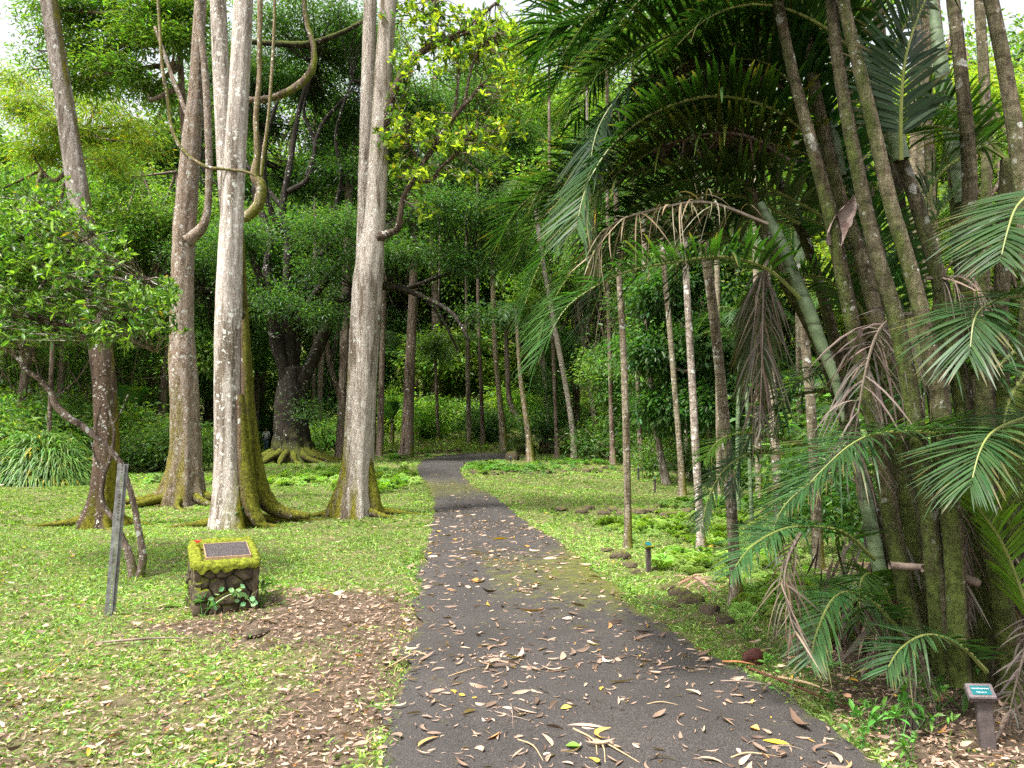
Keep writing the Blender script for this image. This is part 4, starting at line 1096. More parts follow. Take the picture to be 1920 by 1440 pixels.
mb.obj('foliage', LEAF, t4, False, tuple(b0)); tw.obj('twigs', B_BROWN, t4, True, tuple(b0))
crown_above(t4, R, P(760, -480, Y4 + 1), 3.6)

# T0 small leafy tree, crooked lichen stems, left
b0 = G(258, 1076); Y0 = b0[1]
t0 = thing('small_leafy_tree', tuple(b0), 'small crooked tree with glossy leaves and lichened stems at the left', 'tree')
mb = MB(); Y0c = Y0 - .2
ST0 = [[(262, 1085, 9), (268, 1045, 7), (262, 1005, 6), (252, 950, 5.5), (240, 905, 5), (226, 868, 5), (200, 838, 5.5), (160, 803, 6), (125, 780, 6.5), (105, 760, 6.5), (95, 735, 5.5), (70, 708, 5), (45, 690, 4.5), (40, 665, 3.5), (48, 640, 3)],
       [(250, 1080, 9), (243, 1042, 7), (228, 1008, 6), (215, 975, 5), (198, 955, 5), (191, 925, 4.5), (196, 890, 4), (207, 855, 3.5), (214, 815, 2.5), (206, 775, 2)],
       [(45, 690, 3), (20, 660, 3), (-20, 640, 4), (-80, 600, 6)],
       [(-120, 640, 9), (-40, 585, 8), (50, 592, 7), (110, 606, 7), (160, 614, 5), (230, 600, 4), (300, 590, 3)],
       [(50, 592, 5), (120, 545, 4), (190, 535, 3), (280, 525, 2)], [(-60, 600, 6), (-20, 500, 5), (40, 430, 4), (70, 380, 2.5)], [(40, 590, 4), (90, 520, 3), (130, 470, 2.5), (175, 440, 2)],
       [(110, 606, 4), (170, 640, 3), (240, 640, 2), (290, 660, 1.5)], [(20, 585, 4), (30, 640, 3), (70, 680, 2)], [(-20, 500, 4), (60, 500, 3), (110, 400, 2)],
       [(190, 840, 2.5), (180, 800, 2), (188, 762, 1.5)], [(165, 805, 2), (215, 790, 1.5), (240, 740, 1.2)], [(196, 890, 2), (180, 860, 1.6), (172, 830, 1.2)], [(205, 815, 1.5), (185, 790, 1.2), (190, 760, 1)], [(214, 735, 1.6), (200, 705, 1.4), (175, 712, 1.1)], [(206, 775, 1.8), (200, 740, 1.3), (212, 700, 1)]]
for k_, q in enumerate(ST0):
    p, r = pxt(q, Y0c if k_ else Y0c); tube(mb, p, r, 9, 8 * len(q), rough=.09, seed=k_)
mb.obj('stems', B_TWIG, t0, True, tuple(b0))
rg = np.random.default_rng(9)
LB0 = [(60, 385, 85, 40), (25, 440, 80, 50), (110, 430, 60, 45), (40, 500, 85, 45), (150, 500, 60, 40), (200, 470, 45, 40), (60, 560, 90, 38), (170, 560, 70, 38), (250, 555, 60, 30), (300, 570, 40, 30), (280, 610, 50, 28), (210, 620, 60, 28), (120, 630, 70, 26), (30, 620, 70, 30), (-40, 480, 70, 90), (-30, 600, 60, 60), (315, 545, 25, 18), (80, 470, 60, 40)]
T_ = []
for (cx, cyy, rx, ry) in LB0:
    for _ in range(int(rx * ry / 27)):
        T_.append(P(cx + rg.normal(0, rx * .5), cyy + rg.normal(0, ry * .5), Y0 - .2 + rg.normal(0, .7)))
T_ = np.array(T_); mb = MB(); tw = MB()
rosettes(mb, rg, T_, np.tile([0, -.1, 1.], (len(T_), 1)) + rg.normal(0, .35, (len(T_), 3)), 9, .092, .036, (.07, .145, .026), .34, .012, young=(.4, (.21, .34, .045)))
br = np.concatenate([catmull(pxt(q, Y0c)[0], 20) for q in ST0[3:10]])
for q in T_[::2]:
    s_ = br[np.argmin(np.linalg.norm(br - q, axis=1))]
    tube(tw, [s_, (s_ + q) / 2 + rg.normal(0, .05, 3), q], [.008, .005, .003], 4, 5)
mb.obj('foliage', LEAFG, t0, False, tuple(b0)); tw.obj('twigs', B_TWIG, t0, True, tuple(b0))

# hanging vines
def vine(name, pts, Y, label, mt=None, cat='vine'):
    p, r = pxt(pts, Y); mb = MB(); tube(mb, p, r, 9, 12 * len(p), rough=.08, seed=len(pts))
    tag(mb.obj(name, mt or B_VINE, None, True, tuple(p[-1])), label, cat)
vine('hanging_vine', [(488, -300, 5), (488, -60, 5), (487, 60, 5), (486, 150, 5), (480, 220, 5.5), (482, 290, 6), (478, 330, 9), (490, 350, 10), (484, 385, 10), (462, 408, 9), (455, 412, 3)], 16, 'thick hanging vine with a swollen mossy hook at its lower end')
vine('hanging_vine', [(516, -300, 3), (515, -40, 3), (514, 60, 3), (508, 160, 3), (502, 230, 3), (494, 290, 4), (490, 330, 3)], 15.9, 'slim straight hanging vine just right of the hooked one')
vine('looping_vine', [(285, -200, 3), (300, 60, 3), (305, 130, 3.2), (315, 190, 3.2), (322, 240, 3.4), (345, 285, 3.6), (385, 312, 3.6), (420, 317, 3), (460, 322, 2.6), (480, 330, 2)], 13, 'thin vine swinging in a loop between the left trunks')
vine('curved_limb', [(400, 205, 4), (450, 190, 6), (510, 184, 7), (560, 160, 7.5), (585, 130, 7), (588, 90, 5.5), (575, 40, 5), (570, -20, 5), (572, -200, 5)], 18, 'curved brown liana sweeping up behind the pale twin trunk', B_BROWN, 'liana')
vine('curved_limb', [(440, 75, 5), (520, 82, 6), (580, 82, 6), (640, 62, 5), (680, 40, 4)], 22, 'level dark liana between the twin trunk and forked trunk', B_DARK, 'liana')

# ------------------------------------------------------------------ the wide dark many-stemmed tree
b0 = G(548, 868); Y5 = b0[1]
t5 = thing('spreading_tree', tuple(b0), 'wide dark tree with many stems and mossy spreading roots behind the lawn', 'tree')
mb = MB()
p, r = pxt([(548, 872, 42), (547, 840, 34), (546, 800, 31), (548, 740, 30), (552, 690, 22)], Y5)
tube(mb, p, r, 40, 40, flute=buttress([.2, .9, 3.4, 4.0, 4.7, 5.3, 5.9, 2.6], [.8, .6, .7], 2.2, .16), rough=.05)
for k_ in range(11):
    a_ = 3.0 + k_ * .34; l_ = R.uniform(1.6, 2.8); c_ = [b0[0] + math.cos(a_) * .8, b0[1] + math.sin(a_) * .7]
    root(mb, [(c_[0], c_[1], .6), (c_[0] + math.cos(a_) * l_ * .4, c_[1] + math.sin(a_) * l_ * .4, .2), (c_[0] + math.cos(a_ + .15) * l_, c_[1] + math.sin(a_ + .15) * l_, -.06)], [.22, .14, .05], k_)
ST5 = [[(545, 760, 16), (525, 660, 11), (508, 580, 9), (480, 500, 7), (455, 420, 5), (440, 350, 4)],
       [(548, 740, 15), (540, 640, 12), (538, 540, 10), (540, 450, 8), (530, 390, 7), (545, 300, 5.5), (560, 210, 4.5), (585, 120, 3)],
       [(550, 760, 15), (552, 650, 12), (570, 560, 10), (600, 480, 8), (625, 410, 6), (650, 350, 5), (690, 290, 3)],
       [(555, 740, 16), (580, 690, 13), (610, 620, 11), (640, 570, 10), (680, 535, 8), (740, 538, 6), (800, 560, 5), (850, 590, 4), (880, 640, 2.5)],
       [(680, 535, 7), (760, 540, 5), (820, 520, 4), (880, 500, 2)],
       [(540, 700, 13), (515, 640, 10), (500, 520, 8), (505, 440, 7), (478, 360, 6), (490, 280, 5), (470, 200, 3)],
       [(538, 450, 7), (510, 400, 6), (496, 340, 5), (500, 260, 4), (520, 190, 3)], [(540, 360, 6), (580, 330, 5), (600, 240, 4), (650, 180, 3)],
       [(600, 480, 7), (640, 440, 5), (700, 420, 4), (780, 400, 3)], [(560, 600, 8), (600, 540, 7), (660, 470, 5), (700, 440, 4)],
       [(508, 580, 7), (440, 560, 5), (380, 540, 3)], [(530, 390, 5), (480, 330, 4), (420, 260, 3)], [(625, 410, 5), (640, 330, 4), (630, 250, 3), (660, 150, 2)],
       [(800, 560, 4), (830, 600, 3), (860, 660, 2)], [(575, 330, 4), (590, 270, 3.5), (570, 200, 3), (600, 100, 2)]]
pts5 = []
for k_, q in enumerate(ST5):
    p, r = pxt([(a, b, c_, Y5 + (k_ % 3 - 1) * (i_ * .4)) for i_, (a, b, c_) in enumerate(q)], Y5)
    tube(mb, p, r, 8, 34, rough=.08, seed=k_); pts5 += list(catmull(p, 16)[6:])
mb.obj('trunk', B_DARK, t5, True, tuple(b0)); flush_roots(t5, b0, B_MOSSD)
rg = np.random.default_rng(55)
def pxl(px, py, rx, ry, Y, rd=None):
    c_ = P(px, py, Y); return (c_[0], c_[1], c_[2], rx * Y / F, (rd or rx) * Y / F, ry * Y / F)
LB5 = [pxl(560, 60, 150, 60, Y5), pxl(430, 120, 110, 60, Y5 + 2), pxl(680, 90, 110, 55, Y5 + 1), pxl(780, 180, 90, 55, Y5), pxl(870, 300, 80, 45, Y5 - 1), pxl(930, 400, 70, 45, Y5 - 1),
       pxl(820, 400, 90, 40, Y5 - 2), pxl(760, 480, 90, 28, Y5 - 2), pxl(860, 490, 80, 26, Y5 - 1), pxl(600, 500, 60, 18, Y5 - 3), pxl(470, 440, 90, 30, Y5 - 2), pxl(400, 500, 80, 40, Y5),
       pxl(520, 560, 70, 26, Y5 - 3), pxl(620, 590, 60, 16, Y5 - 3), pxl(580, 430, 70, 18, Y5 - 3), pxl(660, 420, 60, 18, Y5 - 3), pxl(900, 590, 40, 14, Y5 - 2), pxl(480, 640, 50, 50, Y5 + 2), pxl(590, 770, 28, 26, Y5 - 2), pxl(740, 300, 60, 60, Y5 + 3), pxl(420, 620, 60, 60, Y5 + 3),
       pxl(480, 250, 70, 50, Y5 + 4), pxl(620, 270, 80, 60, Y5 + 5), pxl(560, 350, 90, 50, Y5 + 5), pxl(600, 150, 90, 50, Y5 + 3), pxl(650, 200, 70, 45, Y5 + 3), pxl(520, 150, 60, 50, Y5 + 4), pxl(960, 480, 50, 40, Y5 + 1), pxl(980, 250, 60, 50, Y5 + 5), pxl(900, 180, 60, 50, Y5 + 5)]
mb = MB(); cen5 = foliage(mb, rg, LB5, 4300, 44, .46, .6, .16, .065, (.058, .118, .036), .28, .15, .0, .1, droop=.15, tilt=.5)
pts5 = np.array(pts5)
for q in cen5[::8]:
    s_ = pts5[np.argmin(np.linalg.norm(pts5 - q, axis=1))]
    tube(mb, [s_, (s_ + q) / 2 + rg.normal(0, .2, 3), q], [.035, .025, .01], 4, 5, 1)
mb.obj('crown', [LEAF, B_DARK], t5, False, tuple(b0))

# ------------------------------------------------------------------ library of background trees (shared meshes)
def lib_tree(seed, base, L, W, h=18, r_=4.5, lobes=14, clumps=700, per=42, cr=.5, flat=.45, low=.16, yellow=0, tilt=.5, hang=0, twigs=60):
    rg = np.random.default_rng(seed); lb = []
    for _ in range(lobes):
        a_ = rg.uniform(0, 6.28); q = rg.uniform(.2, 1) * r_ * .75; z_ = rg.uniform(low, .93) * h
        s_ = rg.uniform(.28, .5) * r_; lb.append((math.cos(a_) * q, math.sin(a_) * q, z_, s_ * 1.15, s_ * 1.15, s_ * .7))
    mb = MB(); cen = foliage(mb, rg, lb, clumps, per, cr, flat, L, W, base, .25, .15, yellow, .3, tilt=tilt, hang=hang)
    crown = mb.mesh('crown', LEAF)
    tb = MB(); bend = rg.normal(0, .5, 2)
    p = [(0, 0, -.3), (bend[0] * .3, bend[1] * .3, h * .3), (bend[0], bend[1], h * .6), (bend[0] * .6, bend[1] * .6, h * .93)]
    tube(tb, p, [.30, .2, .14, .04], 10, 24, flute=buttress([1, 3, 5], [.4], 1.0, .4), rough=.03)
    tr_ = catmull(p, 12)[4:]
    limbs(tb, rg, p[2], [np.array(l_[:3]) for l_ in lb], .09, .02, frm=tr_)
    limbs(tb, rg, p[2], cen[:: max(1, len(cen) // twigs)], .03, .008, frm=np.array([l_[:3] for l_ in lb]) * .9, seg=4)
    return crown, tb
def lib(seed, bark, **k):
    c_, t_ = lib_tree(seed, **k); return c_, t_.mesh('trunk', bark, True)
LIB = {
 'dark': [lib(201, B_DARK, base=(.07, .135, .04), L=.22, W=.09), lib(202, B_BROWN, base=(.075, .145, .04), L=.24, W=.10, r_=5, low=.1)],
 'mid': [lib(203, B_BROWN, base=(.125, .21, .05), L=.24, W=.10), lib(204, B_BROWN, base=(.11, .20, .055), L=.26, W=.09, low=.08, hang=.3), lib(205, B_BROWN, base=(.14, .23, .05), L=.22, W=.10, r_=5, low=.12)],
 'bright': [lib(206, B_BROWN, base=(.18, .26, .05), L=.26, W=.10, low=.12), lib(207, B_BROWN, base=(.21, .28, .05), L=.24, W=.09, r_=5, low=.08)],
}
LIBN = {'dark': 'dark green', 'mid': 'mid green', 'bright': 'light yellow green'}
SH = {}
def shrub_mesh(seed, base, L, W, r_=1.5, h=1.6, clumps=120, per=50, **k):
    rg = np.random.default_rng(seed); mb = MB(); lb = [(rg.normal(0, r_ * .4), rg.normal(0, r_ * .4), h * rg.uniform(.3, .7), r_ * .6, r_ * .6, h * .42) for _ in range(5)]
    cen = foliage(mb, rg, lb, clumps, per, .28, .6, L, W, base, .28, .15, 0, .3, **k)
    tb = MB(); limbs(tb, rg, (0, 0, -.05), cen[::6], .025, .006, seg=5)
    return mb.mesh('foliage', LEAF), tb.mesh('stems', B_BROWN, True)
SH['dark'] = [shrub_mesh(301, (.07, .135, .035), .16, .06), shrub_mesh(302, (.075, .14, .04), .18, .07)]
SH['mid'] = [shrub_mesh(303, (.12, .21, .045), .16, .07), shrub_mesh(304, (.13, .22, .05), .2, .06, hang=.3)]
SH['bright'] = [shrub_mesh(305, (.19, .30, .05), .16, .06)]

def tree(px, Y, kind, s=1., rz=None, where='', name='background_tree', k=None, trunk_scale=1):
    X_ = (px - 960) / F * Y; c_, t_ = LIB[kind][(k if k is not None else int(R.integers(9))) % len(LIB[kind])]
    rz = float(R.uniform(0, 6.28)) if rz is None else rz
    o = thing(name, (X_, Y, float(H(X_, Y)) - .1), f'{LIBN[kind]} broadleaf tree {where}', 'tree', f'{LIBN[kind]} trees {where}', rz, s)
    link('trunk', t_, o); link('crown', c_, o)
    return o
def shrub(px, py, kind, s=1., where='', Y=None):
    if Y is None: g_ = G(px, py)
    else: X_ = (px - 960) / F * Y; g_ = (X_, Y, float(H(X_, Y)))
    f_, t_ = SH[kind][int(R.integers(9)) % len(SH[kind])]
    o = thing('shrub', tuple(g_), f'{LIBN[kind]} leafy shrub {where}', 'shrub', f'{LIBN[kind]} shrubs {where}', float(R.uniform(0, 6)), s)
    link('stems', t_, o); link('foliage', f_, o)

# left background
for a in [(30, 30, 'mid', .75), (110, 36, 'dark', .8), (230, 40, 'mid', .95), (300, 38, 'mid', .9), (390, 54, 'mid', 1.3), (180, 50, 'mid', 1.15), (60, 46, 'bright', .8), (-60, 34, 'mid', 1.0)]:
    tree(*a, where='behind the left lawn')
for a in [(480, 62, 'mid', 1.6), (600, 64, 'mid', 1.6), (340, 58, 'mid', 1.5), (560, 66, 'mid', 1.8), (420, 70, 'dark', 1.8), (240, 62, 'mid', 1.4), (690, 66, 'bright', 1.4), (650, 62, 'mid', 1.3)]:
    tree(*a, where='beyond the dark spreading tree')
for a in [(760, 66, 'bright', 1.1), (840, 68, 'bright', 1.05), (910, 64, 'mid', .95), (980, 62, 'bright', .95), (720, 70, 'mid', 1.4), (800, 74, 'bright', 1.4), (880, 72, 'mid', 1.25), (960, 70, 'mid', 1.1), (1040, 62, 'mid', 1.0), (900, 90, 'bright', 1.3), (780, 95, 'mid', 1.5)]:
    tree(*a, where='on the slope beyond the path bend')
for a in [(1080, 40, 'mid', .85), (1140, 38, 'mid', .75), (1200, 34, 'mid', .75), (1260, 30, 'dark', .65), (1320, 30, 'mid', .7), (1390, 26, 'mid', .6), (1460, 27, 'dark', .65), (1160, 50, 'bright', .9), (1290, 46, 'mid', 1.1), (1400, 40, 'mid', 1.1), (1500, 36, 'mid', 1.0)]:
    tree(*a, where='behind the slender palms')
for a in [(1580, 24, 'mid', .75), (1680, 19, 'bright', .62), (1770, 17, 'bright', .6), (1860, 15, 'mid', .5), (1930, 18, 'bright', .62), (1640, 30, 'bright', .95), (1800, 26, 'mid', .95), (1980, 24, 'dark', .9), (2080, 16, 'mid', .7)]:
    tree(*a, where='behind the palm clump')
for a in [(910, 66, 'mid', 1.7), (985, 64, 'mid', 1.8), (1070, 62, 'dark', 1.75), (1140, 58, 'mid', 1.7), (1220, 52, 'dark', 1.5), (1000, 64, 'bright', 1.9), (820, 60, 'mid', 1.7), (900, 80, 'mid', 2.1), (1100, 80, 'mid', 2.0), (1330, 56, 'mid', 1.6), (1450, 50, 'mid', 1.5)]:
    tree(*a, where='rising tall over the middle of the view', k=None)
for a in [(-40, 48, 'mid', 1.2), (40, 56, 'mid', 1.25), (140, 44, 'dark', 1.0), (270, 50, 'mid', 1.5), (360, 48, 'dark', 1.5), (-120, 40, 'mid', 1.1), (300, 70, 'mid', 1.9), (150, 75, 'bright', 1.6), (20, 80, 'mid', 1.6)]:
    tree(*a, where='far behind the left trunks')
# a far-off wood and the low growth on the slope: one mass each
rg = np.random.default_rng(808); mb = MB(); lb = []
for _ in range(150):
    x_ = rg.uniform(-95, 95); y_ = rg.uniform(96, 125); s_ = rg.uniform(4, 7); lb.append((x_, y_, float(H(x_, y_)) + rg.uniform(1, 17) , s_, s_, s_ * .7))
foliage(mb, rg, lb, 3600, 34, 1.3, .6, .75, .34, (.12, .19, .05), .3, .15, 0, .2, tilt=.6)
tag(mb.obj('distant_forest', LEAF), 'far-off green wood closing the view behind everything', 'forest', kind='stuff')
mb = MB(); n = 90000; y_ = 38 + 60 * rg.random(n) ** 1.3; x_ = (rg.random(n) * 2 - 1) * y_ * .75
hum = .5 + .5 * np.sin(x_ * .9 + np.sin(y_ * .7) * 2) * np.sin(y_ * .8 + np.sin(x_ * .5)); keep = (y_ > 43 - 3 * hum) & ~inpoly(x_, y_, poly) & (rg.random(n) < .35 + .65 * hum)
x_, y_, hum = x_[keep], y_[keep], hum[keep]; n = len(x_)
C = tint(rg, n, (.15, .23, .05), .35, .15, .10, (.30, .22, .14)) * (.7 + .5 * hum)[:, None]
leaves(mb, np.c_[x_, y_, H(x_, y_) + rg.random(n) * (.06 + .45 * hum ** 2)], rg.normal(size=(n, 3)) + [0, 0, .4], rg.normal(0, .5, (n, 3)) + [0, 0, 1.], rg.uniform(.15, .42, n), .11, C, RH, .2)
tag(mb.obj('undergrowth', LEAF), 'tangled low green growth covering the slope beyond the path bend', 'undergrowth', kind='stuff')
# near undergrowth
for (px, Y_, kd, s_) in [(30, 29, 'mid', 1.6), (130, 31, 'bright', 1.2), (300, 32, 'mid', 1.4), (270, 30, 'dark', 1.2), (395, 38, 'mid', 1.3), (220, 34, 'mid', 1.8), (-30, 27, 'mid', 1.5), (100, 33, 'dark', 1.9)]:
    shrub(px, 0, kd, s_, 'at the far edge of the left lawn', Y_)
for (px, Y_, kd, s_) in [(610, 46, 'mid', 1.3), (670, 48, 'bright', 1.4), (440, 44, 'mid', 1.2), (590, 52, 'bright', 1.5), (600, 60, 'mid', 1.6), (480, 62, 'dark', 2.4), (530, 63, 'dark', 2.4), (420, 56, 'dark', 1.8), (700, 60, 'bright', 1.8)]:
    shrub(px, 0, kd, s_, 'beyond the spreading roots', Y_)
for (px, Y_, kd, s_) in [(800, 50, 'bright', 1.7), (860, 54, 'mid', 1.5), (915, 48, 'dark', 1.3), (960, 56, 'bright', 1.9), (1010, 52, 'mid', 1.2), (740, 56, 'bright', 1.9), (1100, 46, 'mid', 1.3)]:
    shrub(px, 0, kd, s_, 'on the bank past the path bend', Y_)
for (px, Y_, kd, s_) in [(1135, 40, 'mid', 1.4), (1200, 34, 'dark', 1.2), (1250, 30, 'mid', .9), (1330, 25, 'dark', .9), (1400, 22, 'mid', .7), (1450, 21, 'dark', .9), (1510, 20, 'mid', 1.0), (1180, 38, 'bright', 1.6), (1360, 30, 'mid', 1.6), (1440, 26, 'bright', 1.3), (1280, 34, 'mid', 1.7)]:
    shrub(px, 0, kd, s_, 'behind the row of slender palms', Y_)
for (px, Y_, kd, s_) in [(1560, 15, 'mid', 1.1), (1620, 13, 'dark', 1.), (1700, 12, 'mid', 1.1), (1790, 11, 'dark', 1.), (1880, 10, 'mid', 1.1), (1950, 9, 'dark', 1.), (1740, 15, 'dark', 1.8), (1850, 14, 'dark', 1.8), (1640, 18, 'mid', 1.9)]:
    shrub(px, 0, kd, s_, 'behind the palm stems', Y_)

# top left foliage tree and the yellow bamboo
def px_tree(name, base_px, Yb, trunk, lobes, label, base, L, W, clumps, per, cr, flat, tpl=RH, bark=None, cat='tree', **k):
    X_ = (base_px - 960) / F * Yb; b0 = np.array([X_, Yb, float(H(X_, Yb))]); o = thing(name, tuple(b0), label, cat)
    rg = np.random.default_rng(int(base_px) + 900); mb = MB()
    lb = [pxl(*l_) for l_ in lobes]
    cen = foliage(mb, rg, lb, clumps, per, cr, flat, L, W, base, .27, .15, k.pop('yellow', 0), .2, tpl, **k)
    mb.obj('crown', LEAF, o, False, tuple(b0))
    tb = MB(); p, r = pxt(trunk, Yb); p[0] = b0 - [0, 0, .2]; tube(tb, p, r, 12, 40, rough=.04)
    tr_ = catmull(p, 20)[7:]; lc = np.array([l_[:3] for l_ in lb])
    for q in lc:
        s_ = tr_[np.argmin(np.linalg.norm(tr_ - q, axis=1) + tr_[:, 2] * .0)]
        tube(tb, [s_, (s_ + q) / 2 + rg.normal(0, .3, 3) - [0, 0, .3], q], [.09, .06, .03], 6, 10, rough=.08)
    for q in cen[::4]:
        s_ = lc[np.argmin(np.linalg.norm(lc - q, axis=1))]; tube(tb, [s_, (s_ + q) / 2 + rg.normal(0, .12, 3), q], [.025, .018, .008], 4, 5)
    tb.obj('trunk', bark or B_BROWN, o, True, tuple(b0)); return o
px_tree('canopy_tree', 352, 23, [(352, 900, 9), (352, 600, 8), (350, 350, 7), (340, 150, 6), (330, -50, 4)],
        [(330, 75, 75, 30, 22), (250, 70, 60, 25, 23), (300, 25, 90, 22, 22), (180, 95, 55, 26, 24), (130, 20, 60, 22, 23), (70, 95, 22, 16, 24), (230, 130, 60, 18, 23), (345, 20, 50, 25, 22), (60, 15, 30, 10, 24), (160, -30, 120, 30, 24), (330, -60, 110, 40, 23), (150, 150, 60, 22, 24), (90, 60, 40, 22, 24), (210, 30, 60, 26, 24), (280, 170, 50, 20, 23), (60, 130, 22, 10, 25)],
        'green leaved canopy tree overhanging the top left between two trunks', (.095, .165, .03), .17, .05, 820, 46, .38, .35, OV, tilt=.45)
px_tree('bamboo', 95, 27, [(95, 880, 4), (100, 600, 4), (110, 400, 3), (150, 250, 2)],
        [(50, 200, 50, 30, 27), (150, 250, 60, 25, 27), (240, 235, 40, 18, 27), (130, 175, 40, 18, 28), (60, 290, 60, 18, 27), (200, 300, 50, 14, 26), (20, 150, 40, 20, 28), (180, 200, 40, 14, 27), (260, 270, 30, 10, 27), (100, 240, 50, 20, 26)],
        'feathery yellow green bamboo arching behind the leaning tree', (.21, .28, .045), .2, .028, 430, 50, .40, .45, RH, cat='bamboo', hang=.5, yellow=.06)
px_tree('glossy_tree', 1390, 22, [(1390, 950, 6), (1395, 700, 6), (1380, 500, 5), (1370, 400, 4)],
        [(1240, 560, 55, 50, 23), (1210, 660, 40, 45, 23), (1250, 760, 50, 50, 23), (1330, 620, 45, 60, 22), (1400, 560, 50, 50, 22), (1350, 750, 60, 50, 22), (1420, 700, 50, 50, 22), (1290, 680, 50, 50, 24), (1330, 480, 70, 40, 23)],
        'dense glossy leaved tree hung with creepers behind the slender palms', (.06, .125, .028), .17, .075, 900, 55, .33, .7, OV, hang=.4)

# ------------------------------------------------------------------ straight dark trunks in the middle distance
def poletree(pts, bark, label, r_crown=3, cbase=(.05, .095, .022), name='slim_tree', dz=0, cy_=None):
    b0 = G(pts[0][0], pts[0][1]); Y_ = b0[1]; o = thing(name, tuple(b0), label, 'tree')
    p, r = pxt(pts, Y_); p[0] = b0 - [0, 0, .1]
    mb = MB(); tube(mb, p, r, 12, 50, flute=buttress([1, 3, 5], [.35], .7, .4, float(b0[2])), rough=.03, seed=int(pts[0][0]))
    rg = np.random.default_rng(int(pts[0][0])); top = p[-1]
    cb = MB(); cen = foliage(cb, rg, [(top[0], top[1], top[2], r_crown, r_crown, r_crown * .55)], 60, 60, .5, .4, .2, .085, cbase)
    for q in cen[::3]: tube(mb, [top - [0, 0, r_crown * .3], (top + q) / 2, q], [.05, .03, .01], 4, 6)
    mb.obj('trunk', bark, o, True, tuple(b0)); cb.obj('crown', LEAF, o, False, tuple(b0))
poletree([(712, 857, 7), (714, 760, 6), (718, 620, 5), (722, 500, 5), (724, 380, 4)], B_BROWN, 'slim dark brown trunk standing just right of the forked pale tree')
poletree([(762, 857, 14), (765, 780, 10.5), (768, 700, 10), (773, 600, 9), (776, 500, 8), (778, 380, 6)], B_BROWN, 'purplish brown straight trunk left of where the path bends')
poletree([(638, 862, 10), (643, 740, 9), (648, 600, 9), (652, 460, 8), (655, 330, 7)], B_BROWN, 'brown trunk half hidden left of the forked pale tree', 3, (.032, .066, .018))
poletree([(598, 845, 6), (600, 740, 5), (604, 640, 5), (606, 520, 4)], B_BROWN, 'thin grey brown trunk right of the dark spreading tree', 2.5, (.032, .066, .018))
poletree([(655, 858, 6), (640, 760, 5), (618, 680, 5), (612, 630, 4), (600, 560, 3)], B_BROWN, 'crooked thin trunk leaning left beside the forked pale tree', 2, (.032, .066, .018))
poletree([(946, 845, 9), (938, 760, 5.5), (930, 680, 5), (926, 600, 4.5), (922, 450, 4)], B_VINE, 'thin yellow mossed trunk right behind the path bend', 2.5)
poletree([(990, 812, 6), (944, 0, 0)][:1] + [(958, 760, 5), (952, 700, 5), (948, 600, 4)], B_BROWN, 'faint brown trunk behind the thin yellow mossed one', 2.5)
poletree([(822, 828, 3.5), (820, 780, 3), (818, 720, 3), (815, 650, 2)], B_BROWN, 'very thin grey sapling on the bank past the bend', 1.5)

# ------------------------------------------------------------------ slender palms
def palm_frond_mesh(seed, L_=1.9, leaf=.5, base=(.035, .085, .018), n=34, W=.035, **k):
    rg = np.random.default_rng(seed); mb = MB()
    frond(mb, rg, arch((0, 0, 0), 0, math.radians(rg.uniform(35, 60)), L_, rg.uniform(.6, .85), rg.normal(0, .1)), n, leaf, W, .35, .2, base, r0=.014, **k)
    return mb.mesh('frond', [LEAFG, RACH], False)
PF = [palm_frond_mesh(400 + s) for s in range(4)]
PFB = [palm_frond_mesh(410 + s, 2.6, .6, (.05, .11, .022), 34, .05) for s in range(3)]
DF = []
for s in range(3):
    rg = np.random.default_rng(430 + s); mb = MB()
    frond(mb, rg, [(0, 0, 0), (.25, 0, .05), (.42, .02, -.35), (.45, 0, -.9), (.40, 0, -1.6)], 30, .45, .03, .9, -.1, (.16, .11, .075), r0=.013, dead=True, refup=(1, 0, .2))
    DF.append(mb.mesh('dead_frond', [DRY, RACHD], False))
def slender(pts, bark, label, nf=8, fs=.8, group=None, dead=0, name='slender_palm', Yb=None, fm=None, shaft=True):
    b0 = G(pts[0][0], pts[0][1]); Y_ = b0[1]; o = thing(name, tuple(b0), label, 'palm', group)
    p, r = pxt(pts, Y_); r = [q_ * .86 for q_ in r]; p[0] = b0 - [0, 0, .08]
    mb = MB(); tube(mb, p, r, 16, 110, flute=buttress([1, 3, 5], [.25], .35, .6, float(b0[2])), rough=.012, seed=int(pts[0][0]))
    mb.obj('trunk', bark, o, True, tuple(b0))
    top = p[-1] - b0; d_ = unit(p[-1] - p[-2])
    if shaft:
        mb = MB(); q = [p[-1] + d_ * t_ for t_ in (-.1, .15, .35, .55)]; tube(mb, q, [r[-1] * 1.05, r[-1] * 1.2, r[-1] * 1.05, r[-1] * .5], 12, 16)
        mb.obj('crownshaft', SHAFT, o, True, tuple(b0)); top = top + d_ * .5
    a0 = R.uniform(0, 6)
    fm = fm or PF
    for k_ in range(nf):
        link('frond', fm[k_ % len(fm)], o, tuple(top), (float(R.normal(0, .15)), float(R.normal(.1, .35)), a0 + k_ * 2.4), fs * float(R.uniform(.85, 1.1)))
    for k_ in range(dead):
        link('dead_frond', DF[int(R.integers(3))], o, tuple(top - d_ * .5), float(R.uniform(0, 6)), fs)
    return o
slender([(1178, 1028, 10), (1177, 950, 8), (1175, 850, 8), (1172, 740, 7.5), (1168, 640, 7), (1162, 540, 6.5), (1158, 440, 6.5), (1154, 350, 6)], B_PALM, 'straight slender palm standing on the lawn nearest the path', fs=.8)
slender([(1252, 907, 12), (1242, 870, 8), (1228, 790, 7), (1218, 700, 6.5), (1212, 600, 6), (1209, 500, 5.5), (1206, 400, 5)], B_PALE, 'slender palm with pale bark curving left above the low rock wall', fs=.9)
